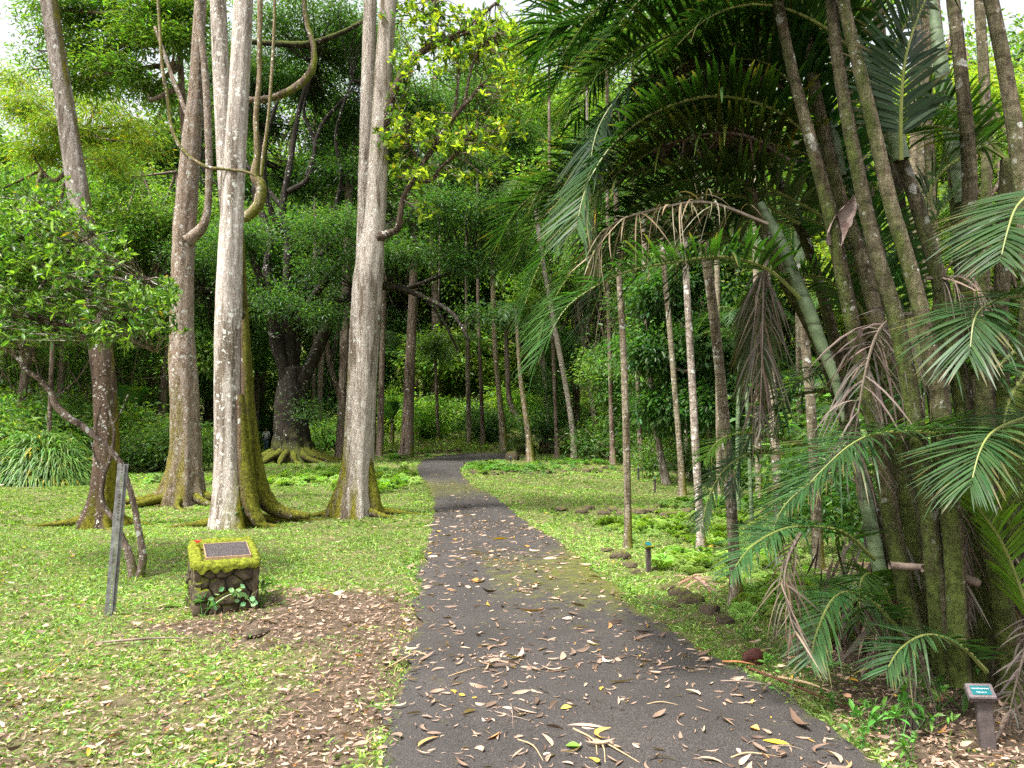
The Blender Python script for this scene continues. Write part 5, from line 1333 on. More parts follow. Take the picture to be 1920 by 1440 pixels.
slender([(1280, 928, 10), (1276, 860, 7), (1266, 740, 6), (1256, 620, 6), (1246, 510, 6), (1240, 420, 5)], B_PALM, 'mossy brown slender palm just right of the pale curving one', dead=2, fs=.9)
slender([(1316, 1037, 13), (1313, 980, 9), (1306, 870, 8.5), (1299, 740, 8), (1291, 600, 7.5), (1284, 470, 7), (1280, 380, 6.5)], B_PALE, 'slender palm with flaking pale bark in front of the low wall', fs=.8)
slender([(1384, 1137, 21), (1379, 1080, 13), (1372, 960, 12), (1361, 820, 11.5), (1346, 660, 11), (1329, 520, 10.5), (1312, 410, 10), (1300, 300, 9)], B_PALM, 'thickest slender palm rising from mossy rocks beside the path', fs=.75)
slender([(1462, 990, 12), (1458, 920, 10), (1452, 800, 9.5), (1445, 680, 9), (1440, 570, 8.5), (1436, 460, 8)], B_PALM, 'slender palm half hidden behind a hanging dead frond', fs=.8)
slender([(1536, 1076, 16), (1533, 1020, 12), (1528, 900, 11), (1520, 760, 10.5), (1508, 620, 10), (1500, 480, 9)], B_PALM, 'mossy palm trunk in the ferns left of the clump stems', fs=.7)
slender([(1078, 862, 9), (1073, 800, 6.5), (1060, 720, 6), (1045, 640, 6), (1030, 560, 5.5), (1015, 470, 5), (1002, 380, 5)], B_PALE, 'tall pale palm leaning left beyond the far lawn', fs=1.3, fm=PFB)
slender([(1121, 858, 9), (1117, 800, 6.5), (1106, 720, 6), (1094, 640, 5.5), (1084, 570, 5), (1075, 470, 5)], B_PALM, 'brown palm leaning left next to the tall pale one', fs=1.2, fm=PFB)
slender([(995, 866, 11), (991, 820, 7), (983, 760, 6), (976, 710, 5), (972, 660, 4), (968, 600, 4)], B_VINE, 'short mossy palm trunk at the corner of the path bend', fs=1.0, fm=PFB)
slender([(1028, 838, 5), (1027, 760, 5), (1020, 700, 5.5), (1015, 660, 5), (1012, 600, 5)], B_PALE, 'pale mottled palm right behind the cycad', fs=1.2, fm=PFB, nf=7)
slender([(1410, 985, 5), (1408, 930, 4.5), (1405, 850, 4.5), (1400, 740, 4), (1396, 640, 4)], SHAFT, 'thin green palm stem among the undergrowth behind the thick slender palm', fs=.6, dead=0)
slender([(1385, 970, 5), (1384, 900, 4.5), (1383, 820, 4.5), (1386, 700, 4)], SHAFT, 'thin green palm stem left of its twin in the undergrowth', fs=.6, dead=0)
slender([(1720, 1010, 14), (1724, 700, 12), (1730, 450, 11), (1731, 300, 11), (1727, 100, 10), (1722, -100, 9)], B_CLUMP, 'mossy palm stem seen between the clump stems and bright shrubs', fs=.9)
slender([(1698, 1000, 10), (1705, 700, 9), (1712, 450, 9), (1714, 250, 9), (1716, 50, 8), (1716, -120, 8)], B_CLUMP, 'thinner mossy palm stem just left of the one between the clump stems', fs=.9)
for (px, py, top_, lab) in [(1235, 872, 640, 'small palm in the thicket between two slender trunks'), (1300, 900, 560, 'feathery understory palm behind the flaking pale trunk'), (1480, 900, 620, 'understory palm behind the half hidden trunk'), (1400, 900, 500, 'feathery understory palm above the thin green stems'), (700, 850, 640, 'pale fronded palm behind the slim dark trunk'), (880, 840, 640, 'pale fronded palm on the slope past the bend'), (1620, 950, 560, 'understory palm behind the left clump stems'), (1560, 930, 700, 'low understory palm beside the mossy trunk in the ferns')]:
    slender([(px, py, 6), (px - 2, (py + top_) / 2, 5), (px - 3, top_, 4.5)], B_PALM, lab, nf=9, fs=.85 if px > 1200 else 1.3, fm=PFB, dead=0, shaft=False)

for k_, (px, py, dx, tp, rr, mt_, lab) in enumerate([
  (1046, 858, -14, 480, 4, B_BROWN, 'thin brown trunk just left of the tall pale palm'), (1150, 872, -10, 500, 5, B_BROWN, 'dark thin trunk between the leaning palms and the lawn palm'),
  (1203, 882, -14, 480, 5, B_BROWN, 'thin trunk close left of the pale curving palm'), (1336, 908, -16, 460, 5, B_PALE, 'pale thin trunk far behind the thick slender palm'),
  (1350, 930, -6, 420, 6, B_PALM, 'spotted thin trunk seen right of the thick slender palm top'), (1424, 945, -8, 430, 6, B_PALM, 'brown thin trunk left of the hanging dead frond'),
  (1436, 905, -4, 500, 5, B_PALE, 'pale thin trunk behind the hanging dead frond'), (1505, 935, -10, 450, 7, B_PALM, 'brown trunk between the hanging dead frond and the clump'),
  (1291, 895, -14, 480, 4, B_PALE, 'faint pale trunk between two slender palms'), (906, 836, -10, 520, 4, B_BROWN, 'thin dark trunk on the slope left of the yellow mossed one'),
  (878, 830, -4, 560, 3, B_BROWN, 'thinnest grey trunk on the slope past the bend'), (700, 846, 6, 560, 4, B_BROWN, 'thin trunk left of the slim dark trunk'),
  (586, 846, 4, 560, 4, B_BROWN, 'thin trunk just right of the spreading roots'), (690, 838, 8, 500, 5, B_BROWN, 'brown trunk hard against the forked pale tree'),
  (480, 846, 2, 560, 5, B_BROWN, 'thin trunk in the dark left of the spreading roots'), (1112, 846, -10, 540, 4, B_PALE, 'thin pale trunk beside the dark hollow boulder')]):
    poletree([(px, py, rr * 1.5), (px + dx * .2, py - 50, rr), (px + dx * .6, (py + tp) / 2, rr * .9), (px + dx, tp, rr * .8), (px + dx * 1.2, tp - 420, rr * .6)], mt_, lab, 2.2, (.07, .13, .03), 'thin_tree')
# rough palm with a skirt of old boots
def rosette_palm(px, py, hpx, label, cat, nf, L_, leaf, base, name, skirt=True, W=.05, elev=(15, 75), n=36, rt=.35):
    b0 = G(px, py); h_ = hpx * b0[1] / F; o = thing(name, tuple(b0), label, cat); rg = np.random.default_rng(int(px))
    mb = MB(); tube(mb, [b0 - [0, 0, .1], b0 + [0, 0, h_ * .5], b0 + [0, 0, h_]], [rt * 1.15, rt, rt * .8], 22, 40, rough=.18)
    mb.obj('trunk', B_DARK, o, True, tuple(b0)); top = b0 + [0, 0, h_]
    for k_ in range(nf):
        mb = MB(); e_ = math.radians(elev[0] + (elev[1] - elev[0]) * (k_ / nf)); az_ = k_ * 2.4 + rg.normal(0, .1)
        frond(mb, rg, arch(top, az_, e_, L_ * rg.uniform(.85, 1.1), .5, rg.normal(0, .08)), n, leaf, W, .25, .15, base, r0=.03)
        mb.obj('frond', [LEAFG, RACH], o, False, tuple(b0))
    if skirt:
        mb = MB(); n_ = 150; a_ = rg.uniform(0, 6.28, n_); zz = rg.uniform(.25, 1, n_) * h_
        pos = b0 + np.c_[np.cos(a_) * rt, np.sin(a_) * rt, zz]; d_ = np.c_[np.cos(a_) * .35, np.sin(a_) * .35, np.full(n_, -1.)]
        leaves(mb, pos, d_, np.c_[np.cos(a_), np.sin(a_), np.full(n_, .3)], rg.uniform(.5, 1.3, n_) * h_ * .55, .12, tint(rg, n_, (.15, .10, .06), .3), OV, .0)
        mb.obj('dead_skirt', DRY, o, False, tuple(b0))
rosette_palm(1166, 848, 95, 'stout palm with a dark ragged trunk and long drooping fronds', 'palm', 22, 6.2, 1.0, (.03, .065, .022), 'rough_palm', True, .07, (5, 75), 46, .55)
rosette_palm(1026, 850, 26, 'cycad with stiff shiny fronds over a brown skirt, beyond the lawn', 'cycad', 26, 2.6, .38, (.06, .12, .05), 'cycad', True, .035, (10, 70), 40, .35)
rosette_palm(978, 852, 16, 'smaller cycad half hidden behind the bend corner palm', 'cycad', 14, 1.9, .34, (.045, .10, .035), 'cycad', False, .035, (10, 70), 32, .25)

# ------------------------------------------------------------------ banana plants, strap leaved clumps
def banana(px, py, hpx, nf, label, base=(.10, .20, .035)):
    b0 = G(px, py); h_ = hpx * b0[1] / F; o = thing('banana_plant', tuple(b0), label, 'banana plant'); rg = np.random.default_rng(int(px) + 7)
    mb = MB(); tube(mb, [b0 - [0, 0, .1], b0 + [0, 0, h_ * .3], b0 + [0, 0, h_ * .55]], [.16, .13, .08], 10, 12); mb.obj('stem', B_VINE, o, True, tuple(b0))
    for k_ in range(nf):
        mb = MB(); az_ = k_ * 2.4 + rg.normal(0, .2); e_ = math.radians(rg.uniform(35, 80)); c_ = catmull(arch(b0 + [0, 0, h_ * .5], az_, e_, h_ * .75, .45), 14)
        t = unit(np.gradient(c_, axis=0)); sd_ = unit(np.cross(t, [0, 0, 1.])); up_ = np.cross(sd_, t)
        wp = np.array([.02, .03, .3, .7, .95, 1, 1, 1, .97, .92, .8, .6, .35, .05]) * h_ * .12
        V = np.concatenate([c_ - sd_ * wp[:, None] + up_ * wp[:, None] * .45, c_, c_ + sd_ * wp[:, None] + up_ * wp[:, None] * .45]); j = np.arange(13)
        mb.add(V, np.concatenate([np.stack([j, j + 1, j + 15, j + 14], -1), np.stack([j + 14, j + 15, j + 29, j + 28], -1)]), None, tint(rg, 1, base, .15)[0])
        mb.obj('leaf', LEAFG, o, True, tuple(b0))
banana(62, 880, 150, 8, 'banana plant with broad pale leaves left of the leaning tree')
banana(240, 872, 165, 9, 'banana plant between the leaning and reddish trunks')
banana(735, 838, 95, 8, 'banana plant behind the slim dark trunks near the bend', (.09, .2, .05))
banana(1590, 900, 300, 7, 'broad leaved banana behind the left stems of the palm clump', (.05, .13, .05))
def strap_clump(px, py, wpx, hpx, label, n, base=(.10, .17, .035), L=.9):
    b0 = G(px, py); s_ = b0[1] / F; rg = np.random.default_rng(int(px) + 3); mb = MB()
    th = rg.uniform(0, 6.28, n); q = np.sqrt(rg.random(n)); x_ = np.cos(th) * q * wpx * s_ / 2; y_ = np.sin(th) * q * wpx * s_ / 3
    hh = (1 - q ** 2) * hpx * s_ * .72 * rg.uniform(.5, 1, n)
    pos = np.c_[b0[0] + x_, b0[1] + y_, b0[2] + hh]
    d_ = np.c_[x_, y_, np.full(n, .6 * hpx * s_)] + rg.normal(0, .5, (n, 3))
    nseg = (np.array([[u_, v_, 0] for u_ in (0, .25, .5, .75, 1) for v_ in (-.5 * (1 - u_ ** 3), .5 * (1 - u_ ** 3))]), None)
    tf = np.array([t_ for k_ in range(4) for t_ in ((2 * k_, 2 * k_ + 1, 2 * k_ + 3), (2 * k_, 2 * k_ + 3, 2 * k_ + 2))])
    leaves(mb, pos, d_, np.c_[rg.normal(0, .3, n), rg.normal(0, .3, n), np.ones(n)], L * rg.uniform(.6, 1.2, n), .045, tint(rg, n, base, .3, .15, .03), (nseg[0], tf), .9)
    tag(mb.obj('strap_leaf_plant', LEAFG, None, False, tuple(b0)), label, 'plant')
strap_clump(75, 905, 230, 125, 'large mound of light strap leaves at the far left of the lawn', 6500, (.11, .19, .04), .8)
strap_clump(175, 888, 110, 75, 'dark strap leaved clump touching the leaning trunk', 2200, (.05, .09, .02))
strap_clump(255, 872, 100, 60, 'dark strap leaved clump between the leaning and reddish trunks', 2000, (.04, .08, .02))
strap_clump(10, 860, 60, 80, 'upright spiky clump at the left edge of the picture', 900, (.10, .18, .05), .8)

# ------------------------------------------------------------------ ferns and weeds
rg = np.random.default_rng(77); fm_ = MB()
for k_ in range(6):
    a_ = k_ * 1.05; c_ = np.array(arch((0, 0, 0), a_, .9, .32, .6)); c_ = np.array(arch((0, 0, 0), a_, 1.15, .34, .8)); cc = catmull(c_, 13); t = unit(np.gradient(cc, axis=0))
    for sg_ in (1, -1):
        sd_ = unit(np.cross(t, [0, 0, 1.])) * sg_; Ls = .085 * np.sin(PI * np.linspace(.15, .97, 13))
        leaves(fm_, cc, sd_ + t * .4, np.tile([0, 0, 1.], (13, 1)), Ls, .022, np.ones((13, 3)), RH, .1)
FV, FT = np.concatenate(fm_.V), np.concatenate(fm_.T)
def ferns(pxs, n, base, label, sc0=1.):
    mb = MB(); pos = []
    for _ in range(n):
        cx, cyy, rx, ry = pxs[int(rg.integers(len(pxs)))]; q = G(cx + rg.normal(0, rx * .5), cyy + rg.normal(0, ry * .5)); pos.append(q)
    pos = np.array(pos); ok = ~inpoly(pos[:, 0], pos[:, 1], poly); pos = pos[ok]
    for q in pos:
        a_ = rg.uniform(0, 6.28); s_ = rg.uniform(.55, 1.25) * sc0; M_ = np.array(Matrix.Rotation(rg.normal(0, .35), 3, 'X') @ Matrix.Rotation(rg.normal(0, .35), 3, 'Y') @ Matrix.Rotation(a_, 3, 'Z')) * s_
        mb.add(FV @ M_.T + q, None, FT, tint(rg, 1, base, .18, .1)[0])
    tag(mb.obj('fern_ground_cover', GRASS), label, 'ferns', kind='stuff')
ferns([(1250, 985, 80, 16), (1330, 1010, 90, 20), (1290, 1060, 60, 14), (1200, 990, 60, 12), (1420, 1050, 70, 30), (1500, 1120, 60, 40), (1450, 1130, 60, 30), (1560, 1160, 50, 40), (1370, 980, 60, 15)], 620, (.17, .29, .05), 'light green ferns carpeting the ground among the slender palms')
ferns([(600, 890, 70, 12), (740, 895, 45, 12), (700, 915, 60, 10), (560, 905, 60, 8), (330, 905, 80, 8)], 260, (.19, .33, .06), 'low green ferns on the lawn beneath the big trees', 1.6)
ferns([(1000, 882, 130, 7), (930, 876, 70, 6), (1100, 868, 120, 8), (740, 858, 70, 8), (1350, 950, 90, 8)], 330, (.14, .24, .045), 'leafy green cover over the low rock walls', 1.5)

def weed(px, py, s_, nleaf, label, base=(.09, .2, .04), group=None, L=.09, W=.028):
    g = G(px, py); rg = np.random.default_rng(int(px * 3 + py)); mb = MB(); tips = []
    for k_ in range(max(2, nleaf // 7)):
        e = g + np.array([rg.normal(0, .07), rg.normal(0, .07), rg.uniform(.08, .2)]) * s_; tube(mb, [g, (g + e) / 2 + rg.normal(0, .01, 3), e], [.004 * s_, .003, .002], 4, 5, 0, tuple(c_ * .9 for c_ in base)); tips.append(e)
    rosettes(mb, rg, np.array(tips), np.tile([0, 0, .6], (len(tips), 1)), 7, L * s_, W * s_, base, .2, .0)
    tag(mb.obj('weed', LEAFG, None, False, tuple(g)), label, 'plant', group)
for k_, (px, py, s_) in enumerate([(1700, 1345, 1.1), (1720, 1318, 1.2), (1760, 1335, 1.2), (1660, 1380, .9), (1690, 1400, 1.0), (1640, 1370, .7), (1740, 1375, .9), (1770, 1290, 1.3), (1600, 1350, .6), (1520, 1285, .7), (1450, 1262, .6), (1570, 1280, .8), (1480, 1235, .6), (1615, 1405, .6), (1710, 1430, .7), (1400, 1200, .5), (1560, 1330, .5)]):
    weed(px, py, s_, 28, 'small fresh green seedling in the litter on the right verge', (.10, .23, .04), 'seedlings on the right verge')
weed(1685, 1195, 2.0, 35, 'dark green weed with pointed leaves growing against the clump stems', (.05, .13, .04))
weed(488, 1140, 1.2, 28, 'green tuft at the right foot of the stone pedestal', (.09, .2, .03))
weed(380, 1160, 1.0, 20, 'pale grass tuft at the front foot of the pedestal', (.12, .26, .06), None, .12, .012)
weed(352, 1140, 1.0, 20, 'yellow green tuft at the left foot of the pedestal', (.2, .32, .03), None, .12, .014)
weed(250, 1045, 1.3, 21, 'pale leafed seedling at the foot of the crooked small tree', (.28, .36, .05))
weed(620, 850, 5, 60, 'leafy sapling growing left of the forked pale trunk', (.12, .26, .04), None, .06, .024)
weed(635, 960, 3, 40, 'small bright seedling at the base of the forked trunk', (.13, .27, .04), None, .06, .024)
weed(445, 990, 2, 40, 'dark little plants at the foot of the pale twin trunk', (.04, .1, .03), None, .06, .03)
weed(470, 985, 1.6, 30, 'small dark plant beside the mossy buttress root', (.05, .11, .03), None, .06, .03)

# ------------------------------------------------------------------ the palm clump
b0 = G(1770, 1262)
cl = thing('clumping_palm', tuple(b0), 'big clump of palm stems arching dark fronds over the path', 'palm')
rg = np.random.default_rng(99)
def cstem(pts, Y, label=None, mt=B_CLUMP, name='stem', seg=18, lo=None):
    p, r = pxt(pts, Y); r = [x_ * (.74 if name == 'stem' else .88) for x_ in r]; mb = MB(); nn_ = 110
    def fl(th, s, z):
        ph = (z * 4.1) % 1.0
        return 1 + .035 * np.exp(-((ph - .5) / .07) ** 2) + .012 * np.sin(3 * th + z)
    tube(mb, p, r, seg, nn_, flute=fl, rough=.012, seed=int(pts[0][0]))
    o = mb.obj(name, mt, cl, True, tuple(b0))
    if label: o['label'] = label
    return p[-1], unit(p[-1] - p[-2])
TOPS = []
STEMS = [
 ([(1692, 1215, 22), (1665, 1090, 20), (1640, 980, 19), (1600, 830, 19), (1560, 700, 19), (1515, 600, 18), (1480, 540, 17), (1440, 450, 15), (1400, 340, 13)], 5.3),
 ([(1722, 1240, 24), (1700, 1120, 22), (1672, 980, 21), (1640, 800, 20), (1605, 640, 19), (1580, 520, 18), (1560, 420, 18), (1530, 300, 16), (1500, 190, 15), (1478, 100, 14), (1458, 0, 14), (1440, -110, 12)], 5.2),
 ([(1745, 1250, 24), (1725, 1100, 22), (1700, 930, 21), (1680, 780, 20), (1650, 620, 19), (1610, 470, 18), (1575, 370, 17), (1545, 250, 16), (1520, 120, 15), (1500, -60, 13)], 5.5),
 ([(1770, 1262, 25), (1755, 1100, 23), (1740, 950, 22), (1715, 780, 21), (1680, 600, 20), (1650, 500, 19), (1625, 400, 18), (1600, 280, 17), (1578, 160, 16), (1560, 20, 15), (1545, -160, 14)], 5.0),
 ([(1800, 1285, 26), (1795, 1150, 24), (1785, 980, 23), (1770, 800, 22), (1740, 640, 21), (1705, 500, 19), (1672, 390, 18), (1645, 270, 17), (1614, 140, 16), (1585, 20, 15), (1550, -160, 13)], 4.9),
 ([(1760, 1230, 20), (1762, 1080, 20), (1765, 900, 19), (1750, 720, 18), (1725, 560, 17), (1695, 430, 16), (1675, 310, 15), (1663, 190, 14), (1650, 60, 14), (1635, -120, 13)], 5.8),
 ([(1835, 1300, 28), (1845, 1180, 26), (1838, 1040, 25), (1822, 880, 24), (1800, 720, 22), (1775, 580, 20), (1745, 470, 18), (1718, 380, 17), (1690, 300, 16), (1665, 220, 15), (1640, 130, 15)], 4.7),
 ([(1870, 1320, 26), (1862, 1180, 24), (1842, 1060, 24), (1820, 940, 23), (1810, 780, 22), (1812, 600, 20), (1815, 450, 19), (1818, 340, 18), (1810, 220, 17), (1798, 100, 16), (1785, -20, 16), (1770, -200, 14)], 5.4),
 ([(1905, 1330, 28), (1885, 1180, 27), (1862, 1040, 26), (1850, 900, 24), (1848, 760, 22), (1840, 600, 20)], 4.5),
 ([(1980, 1290, 26), (1965, 1050, 24), (1950, 800, 22), (1935, 560, 21), (1920, 400, 20), (1905, 260, 19), (1884, 130, 18), (1858, 0, 17), (1825, -160, 15)], 4.9),
 ([(1800, 1240, 18), (1812, 1080, 18), (1820, 900, 17), (1815, 700, 16), (1800, 500, 15), (1790, 350, 15), (1775, 200, 14), (1758, 60, 13), (1745, -60, 13)], 6.0),
 ([(1705, 1200, 17), (1690, 1060, 16), (1672, 900, 16), (1655, 740, 15), (1622, 600, 14), (1590, 480, 13), (1540, 380, 12), (1500, 300, 11)], 6.1),
 ([(1680, 1190, 16), (1650, 1040, 15), (1618, 880, 15), (1585, 740, 14), (1560, 620, 14), (1520, 480, 13), (1480, 380, 12), (1440, 300, 11)], 6.3),
 ([(1735, 1215, 16), (1728, 1040, 16), (1712, 860, 15), (1690, 700, 15), (1668, 560, 14), (1640, 420, 13), (1612, 280, 12), (1590, 160, 12), (1570, 0, 11)], 6.4),
 ([(1850, 1230, 17), (1856, 1040, 16), (1852, 860, 16), (1846, 680, 15), (1845, 500, 14), (1850, 320, 13), (1846, 160, 13), (1836, 0, 12), (1830, -150, 11)], 6.6),
 ([(1785, 1220, 15), (1784, 1050, 15), (1778, 860, 14), (1768, 700, 14), (1758, 540, 13), (1748, 400, 12), (1742, 260, 12), (1738, 100, 11), (1730, -100, 11)], 6.8),
 ([(1890, 1230, 15), (1890, 1050, 15), (1905, 860, 14), (1920, 640, 14), (1930, 420, 13)], 6.2),
 ([(1930, 1300, 22), (1915, 1130, 22), (1895, 940, 20), (1880, 760, 18), (1876, 600, 17), (1880, 450, 16), (1888, 300, 15)], 5.7),
]
for k_, (p_, Y_) in enumerate(STEMS): TOPS.append(cstem(p_, Y_ - (.55 if k_ in (1, 2, 3, 4, 5, 7, 9) else 0)))
cstem([(1582, 790, 4), (1566, 715, 10), (1537, 640, 13), (1515, 580, 14.5), (1490, 520, 13), (1462, 450, 12), (1425, 380, 8)], 5.05, 'smooth pale green crownshaft bending left', SHAFT, 'crownshaft')
cstem([(1690, 300, 17), (1672, 230, 18), (1650, 180, 15), (1625, 130, 13), (1605, 70, 9)], 4.65, None, SHAFT, 'crownshaft')
cstem([(1803, 380, 13), (1793, 300, 15), (1780, 230, 16), (1766, 140, 16), (1756, 60, 12), (1748, 0, 8)], 5.9, None, SHAFT, 'crownshaft')
cstem([(1580, 330, 9), (1568, 270, 11), (1556, 215, 11), (1545, 180, 8)], 5.1, None, SHAFT, 'crownshaft')
cstem([(1640, 520, 11), (1625, 440, 12), (1600, 360, 11), (1580, 300, 9)], 5.6, None, SHAFT, 'crownshaft')
cstem([(1655, 1100, 15), (1640, 1020, 14), (1622, 930, 14), (1605, 850, 12)], 5.1, None, SHAFT, 'crownshaft')

def pfr(pts, Ys, label=None, dead=False, n=52, L=.62, W=.034, base=(.026, .066, .015), name='frond', r0=.014, **k):
    Ys = Ys if isinstance(Ys, (list, tuple)) else [Ys] * len(pts)
    if len(Ys) == 2: Ys = np.linspace(Ys[0], Ys[1], len(pts))
    if pts[0][1] < 520 and pts[0][0] < 1640 and not dead: Ys = [y_ + .45 for y_ in Ys]; L, W, n = L * 1.15, W * 1.25, int(n * 1.1)
    ctrl = [P(a, b, y_) for (a, b), y_ in zip(pts, Ys)]
    if not dead and pts[-1][1] >= 750: n, W = int(n * 1.15), W * .72
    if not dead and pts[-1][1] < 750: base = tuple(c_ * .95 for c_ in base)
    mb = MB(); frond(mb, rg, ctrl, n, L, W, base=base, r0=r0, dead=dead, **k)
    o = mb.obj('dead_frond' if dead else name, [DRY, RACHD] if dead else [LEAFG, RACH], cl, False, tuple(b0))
    if label: o['label'] = label
GRN = (.02, .05, .014); OLV = (.065, .10, .015)
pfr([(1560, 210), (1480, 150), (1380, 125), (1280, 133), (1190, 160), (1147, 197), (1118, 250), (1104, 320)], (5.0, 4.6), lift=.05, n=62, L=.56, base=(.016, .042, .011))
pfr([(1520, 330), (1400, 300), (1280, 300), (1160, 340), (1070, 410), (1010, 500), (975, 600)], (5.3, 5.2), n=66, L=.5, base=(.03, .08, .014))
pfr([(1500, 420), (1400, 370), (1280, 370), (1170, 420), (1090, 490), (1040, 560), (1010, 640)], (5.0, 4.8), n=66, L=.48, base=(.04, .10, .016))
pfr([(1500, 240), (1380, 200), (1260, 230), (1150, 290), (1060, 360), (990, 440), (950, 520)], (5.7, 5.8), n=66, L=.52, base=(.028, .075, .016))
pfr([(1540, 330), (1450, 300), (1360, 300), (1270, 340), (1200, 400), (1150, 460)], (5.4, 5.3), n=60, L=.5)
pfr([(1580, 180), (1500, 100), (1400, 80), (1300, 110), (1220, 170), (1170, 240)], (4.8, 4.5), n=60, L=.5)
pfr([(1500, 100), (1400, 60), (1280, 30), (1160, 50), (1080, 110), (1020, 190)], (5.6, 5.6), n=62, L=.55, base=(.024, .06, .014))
pfr([(1600, 330), (1500, 285), (1400, 262), (1273, 263), (1207, 293), (1160, 323), (1123, 367), (1100, 450)], (4.9, 4.5), n=66, L=.60, base=OLV, yellow=.03, label='olive green frond with a few orange leaflets')
pfr([(1590, 440), (1500, 380), (1400, 340), (1300, 335), (1207, 365), (1175, 400), (1150, 470)], (4.9, 4.7), n=60, L=.55, base=(.05, .09, .02))
pfr([(1500, 260), (1380, 270), (1250, 305), (1140, 330), (1067, 340), (1013, 357), (968, 395), (935, 450)], (5.4, 5.6), n=60, L=.5)
pfr([(1500, 560), (1440, 505), (1360, 482), (1273, 490), (1173, 510), (1107, 543), (1057, 583), (1008, 670)], (5.0, 4.6), n=58, L=.6, base=(.035, .095, .016))
pfr([(1540, 60), (1420, 0), (1300, -10), (1180, 5), (1090, 30), (1043, 50), (1005, 110)], (5.0, 5.2), n=58, L=.6)
pfr([(1560, 120), (1450, 60), (1330, 50), (1220, 80), (1150, 120), (1090, 170), (1050, 240)], (5.2, 5.0), n=60, L=.6, base=(.03, .085, .014))
pfr([(1520, 200), (1400, 190), (1300, 200), (1190, 240), (1110, 280), (1040, 330), (1000, 400)], (5.5, 5.4), n=60, L=.6)
pfr([(1560, 300), (1460, 210), (1340, 180), (1230, 210), (1150, 270), (1100, 350), (1080, 430)], (4.6, 4.2), n=62, L=.5, base=(.028, .075, .014))
pfr([(1480, 420), (1380, 400), (1290, 400), (1200, 430), (1140, 470), (1100, 530)], (5.8, 6.0), n=50, L=.5, base=(.05, .10, .03))
pfr([(1450, 480), (1350, 440), (1260, 440), (1180, 470), (1130, 540), (1100, 620)], (5.4, 5.3), n=50, L=.5)
pfr([(1600, 100), (1560, -20), (1480, -80), (1380, -90), (1280, -60), (1200, 0), (1150, 60)], (4.6, 4.2), n=60, L=.65)
pfr([(1560, 60), (1500, -40), (1420, -60), (1320, -40), (1230, 20)], (5.8, 6), n=50, L=.6)
pfr([(1650, 170), (1690, 60), (1740, -20), (1800, -60)], (4.6, 4.3), n=44, L=.5)
pfr([(1690, 300), (1690, 200), (1700, 100), (1740, -10), (1790, -70)], (4.4, 4.1), n=56, L=.42, base=(.03, .06, .02), ang=(60, 35))
pfr([(1620, 200), (1560, 90), (1500, 0), (1430, -60)], (4.5, 4.2), n=52, L=.5)
pfr([(1600, 420), (1560, 300), (1520, 200), (1440, 120), (1360, 110)], (4.8, 4.5), n=52, L=.5, base=(.03, .08, .015))
pfr([(1620, 480), (1540, 420), (1450, 400), (1360, 420), (1300, 480), (1260, 560)], (5.6, 5.4), n=50, L=.55)
pfr([(1720, 420), (1760, 330), (1830, 280), (1900, 260)], (5.2, 5), n=40, L=.5)
pfr([(1640, 560), (1690, 480), (1750, 430), (1830, 430), (1900, 470)], (5.3, 5.2), n=46, L=.5, base=(.035, .09, .018))
pfr([(1960, 340), (1930, 365), (1905, 390), (1890, 430), (1875, 490)], (4.0, 3.7), n=36, L=.42, base=(.032, .075, .022))
pfr([(1960, 560), (1900, 555), (1850, 573), (1827, 600), (1818, 665)], (4.1, 3.8), n=38, L=.48, base=(.032, .075, .022), ang=(80, 25))
pfr([(1980, 770), (1920, 785), (1865, 808), (1838, 845), (1820, 910)], (4.0, 3.6), n=38, L=.46, base=(.032, .075, .022), ang=(80, 25))
pfr([(1900, 855), (1820, 825), (1753, 813), (1697, 809), (1640, 814), (1597, 833), (1555, 868), (1500, 925)], (4.5, 4.0), n=60, L=.55, W=.036, base=(.032, .075, .022), ang=(85, 35), label='long arching blue green frond in front of the stems')
pfr([(1640, 1050), (1580, 997), (1513, 987), (1460, 995), (1407, 1027), (1370, 1075)], (4.9, 4.4), n=46, L=.36, base=(.04, .10, .03))
pfr([(1700, 1200), (1650, 1140), (1600, 1110), (1560, 1125), (1530, 1190), (1520, 1240)], (4.7, 4.4), n=44, L=.32, base=(.045, .11, .03))
pfr([(1680, 1150), (1640, 1080), (1615, 1090), (1612, 1160)], (5.0, 4.8), n=36, L=.34, base=(.06, .12, .02))
pfr([(1560, 850), (1467, 823), (1400, 812), (1350, 825), (1320, 862)], (5.3, 5.0), n=42, L=.26, base=(.08, .15, .015), label='yellow green frond tip beside the slender palm')
pfr([(1470, 850), (1410, 850), (1360, 880), (1330, 930), (1315, 990)], (5.2, 5.0), n=36, L=.24, base=(.032, .075, .022))
pfr([(1640, 800), (1580, 740), (1500, 740), (1430, 780), (1390, 850), (1370, 930)], (5.6, 5.4), n=44, L=.28, base=(.03, .08, .03))
pfr([(1650, 760), (1600, 700), (1540, 700), (1480, 730), (1450, 800)], (5.6, 5.3), n=46, L=.45)
pfr([(1660, 900), (1600, 880), (1530, 900), (1470, 950), (1440, 1020)], (5.2, 4.9), n=46, L=.42, base=(.03, .075, .025))
pfr([(1960, 1240), (1920, 1120), (1880, 1020), (1840, 960), (1815, 925)], (4.2, 4.1), n=44, L=.42, base=(.10, .18, .02), ang=(60, 25), label='young yellow green upright frond at the right edge')
pfr([(1850, 1260), (1800, 1210), (1740, 1190), (1690, 1215), (1660, 1260)], (4.3, 4.1), n=36, L=.32, base=(.035, .085, .03))
pfr([(1900, 660), (1850, 700), (1800, 690), (1740, 700), (1700, 760)], (4.9, 4.7), n=40, L=.45, base=(.035, .085, .02))
pfr([(1920, 700), (1890, 760), (1875, 850), (1870, 950)], (4.6, 4.5), n=40, L=.4, base=(.08, .12, .03))
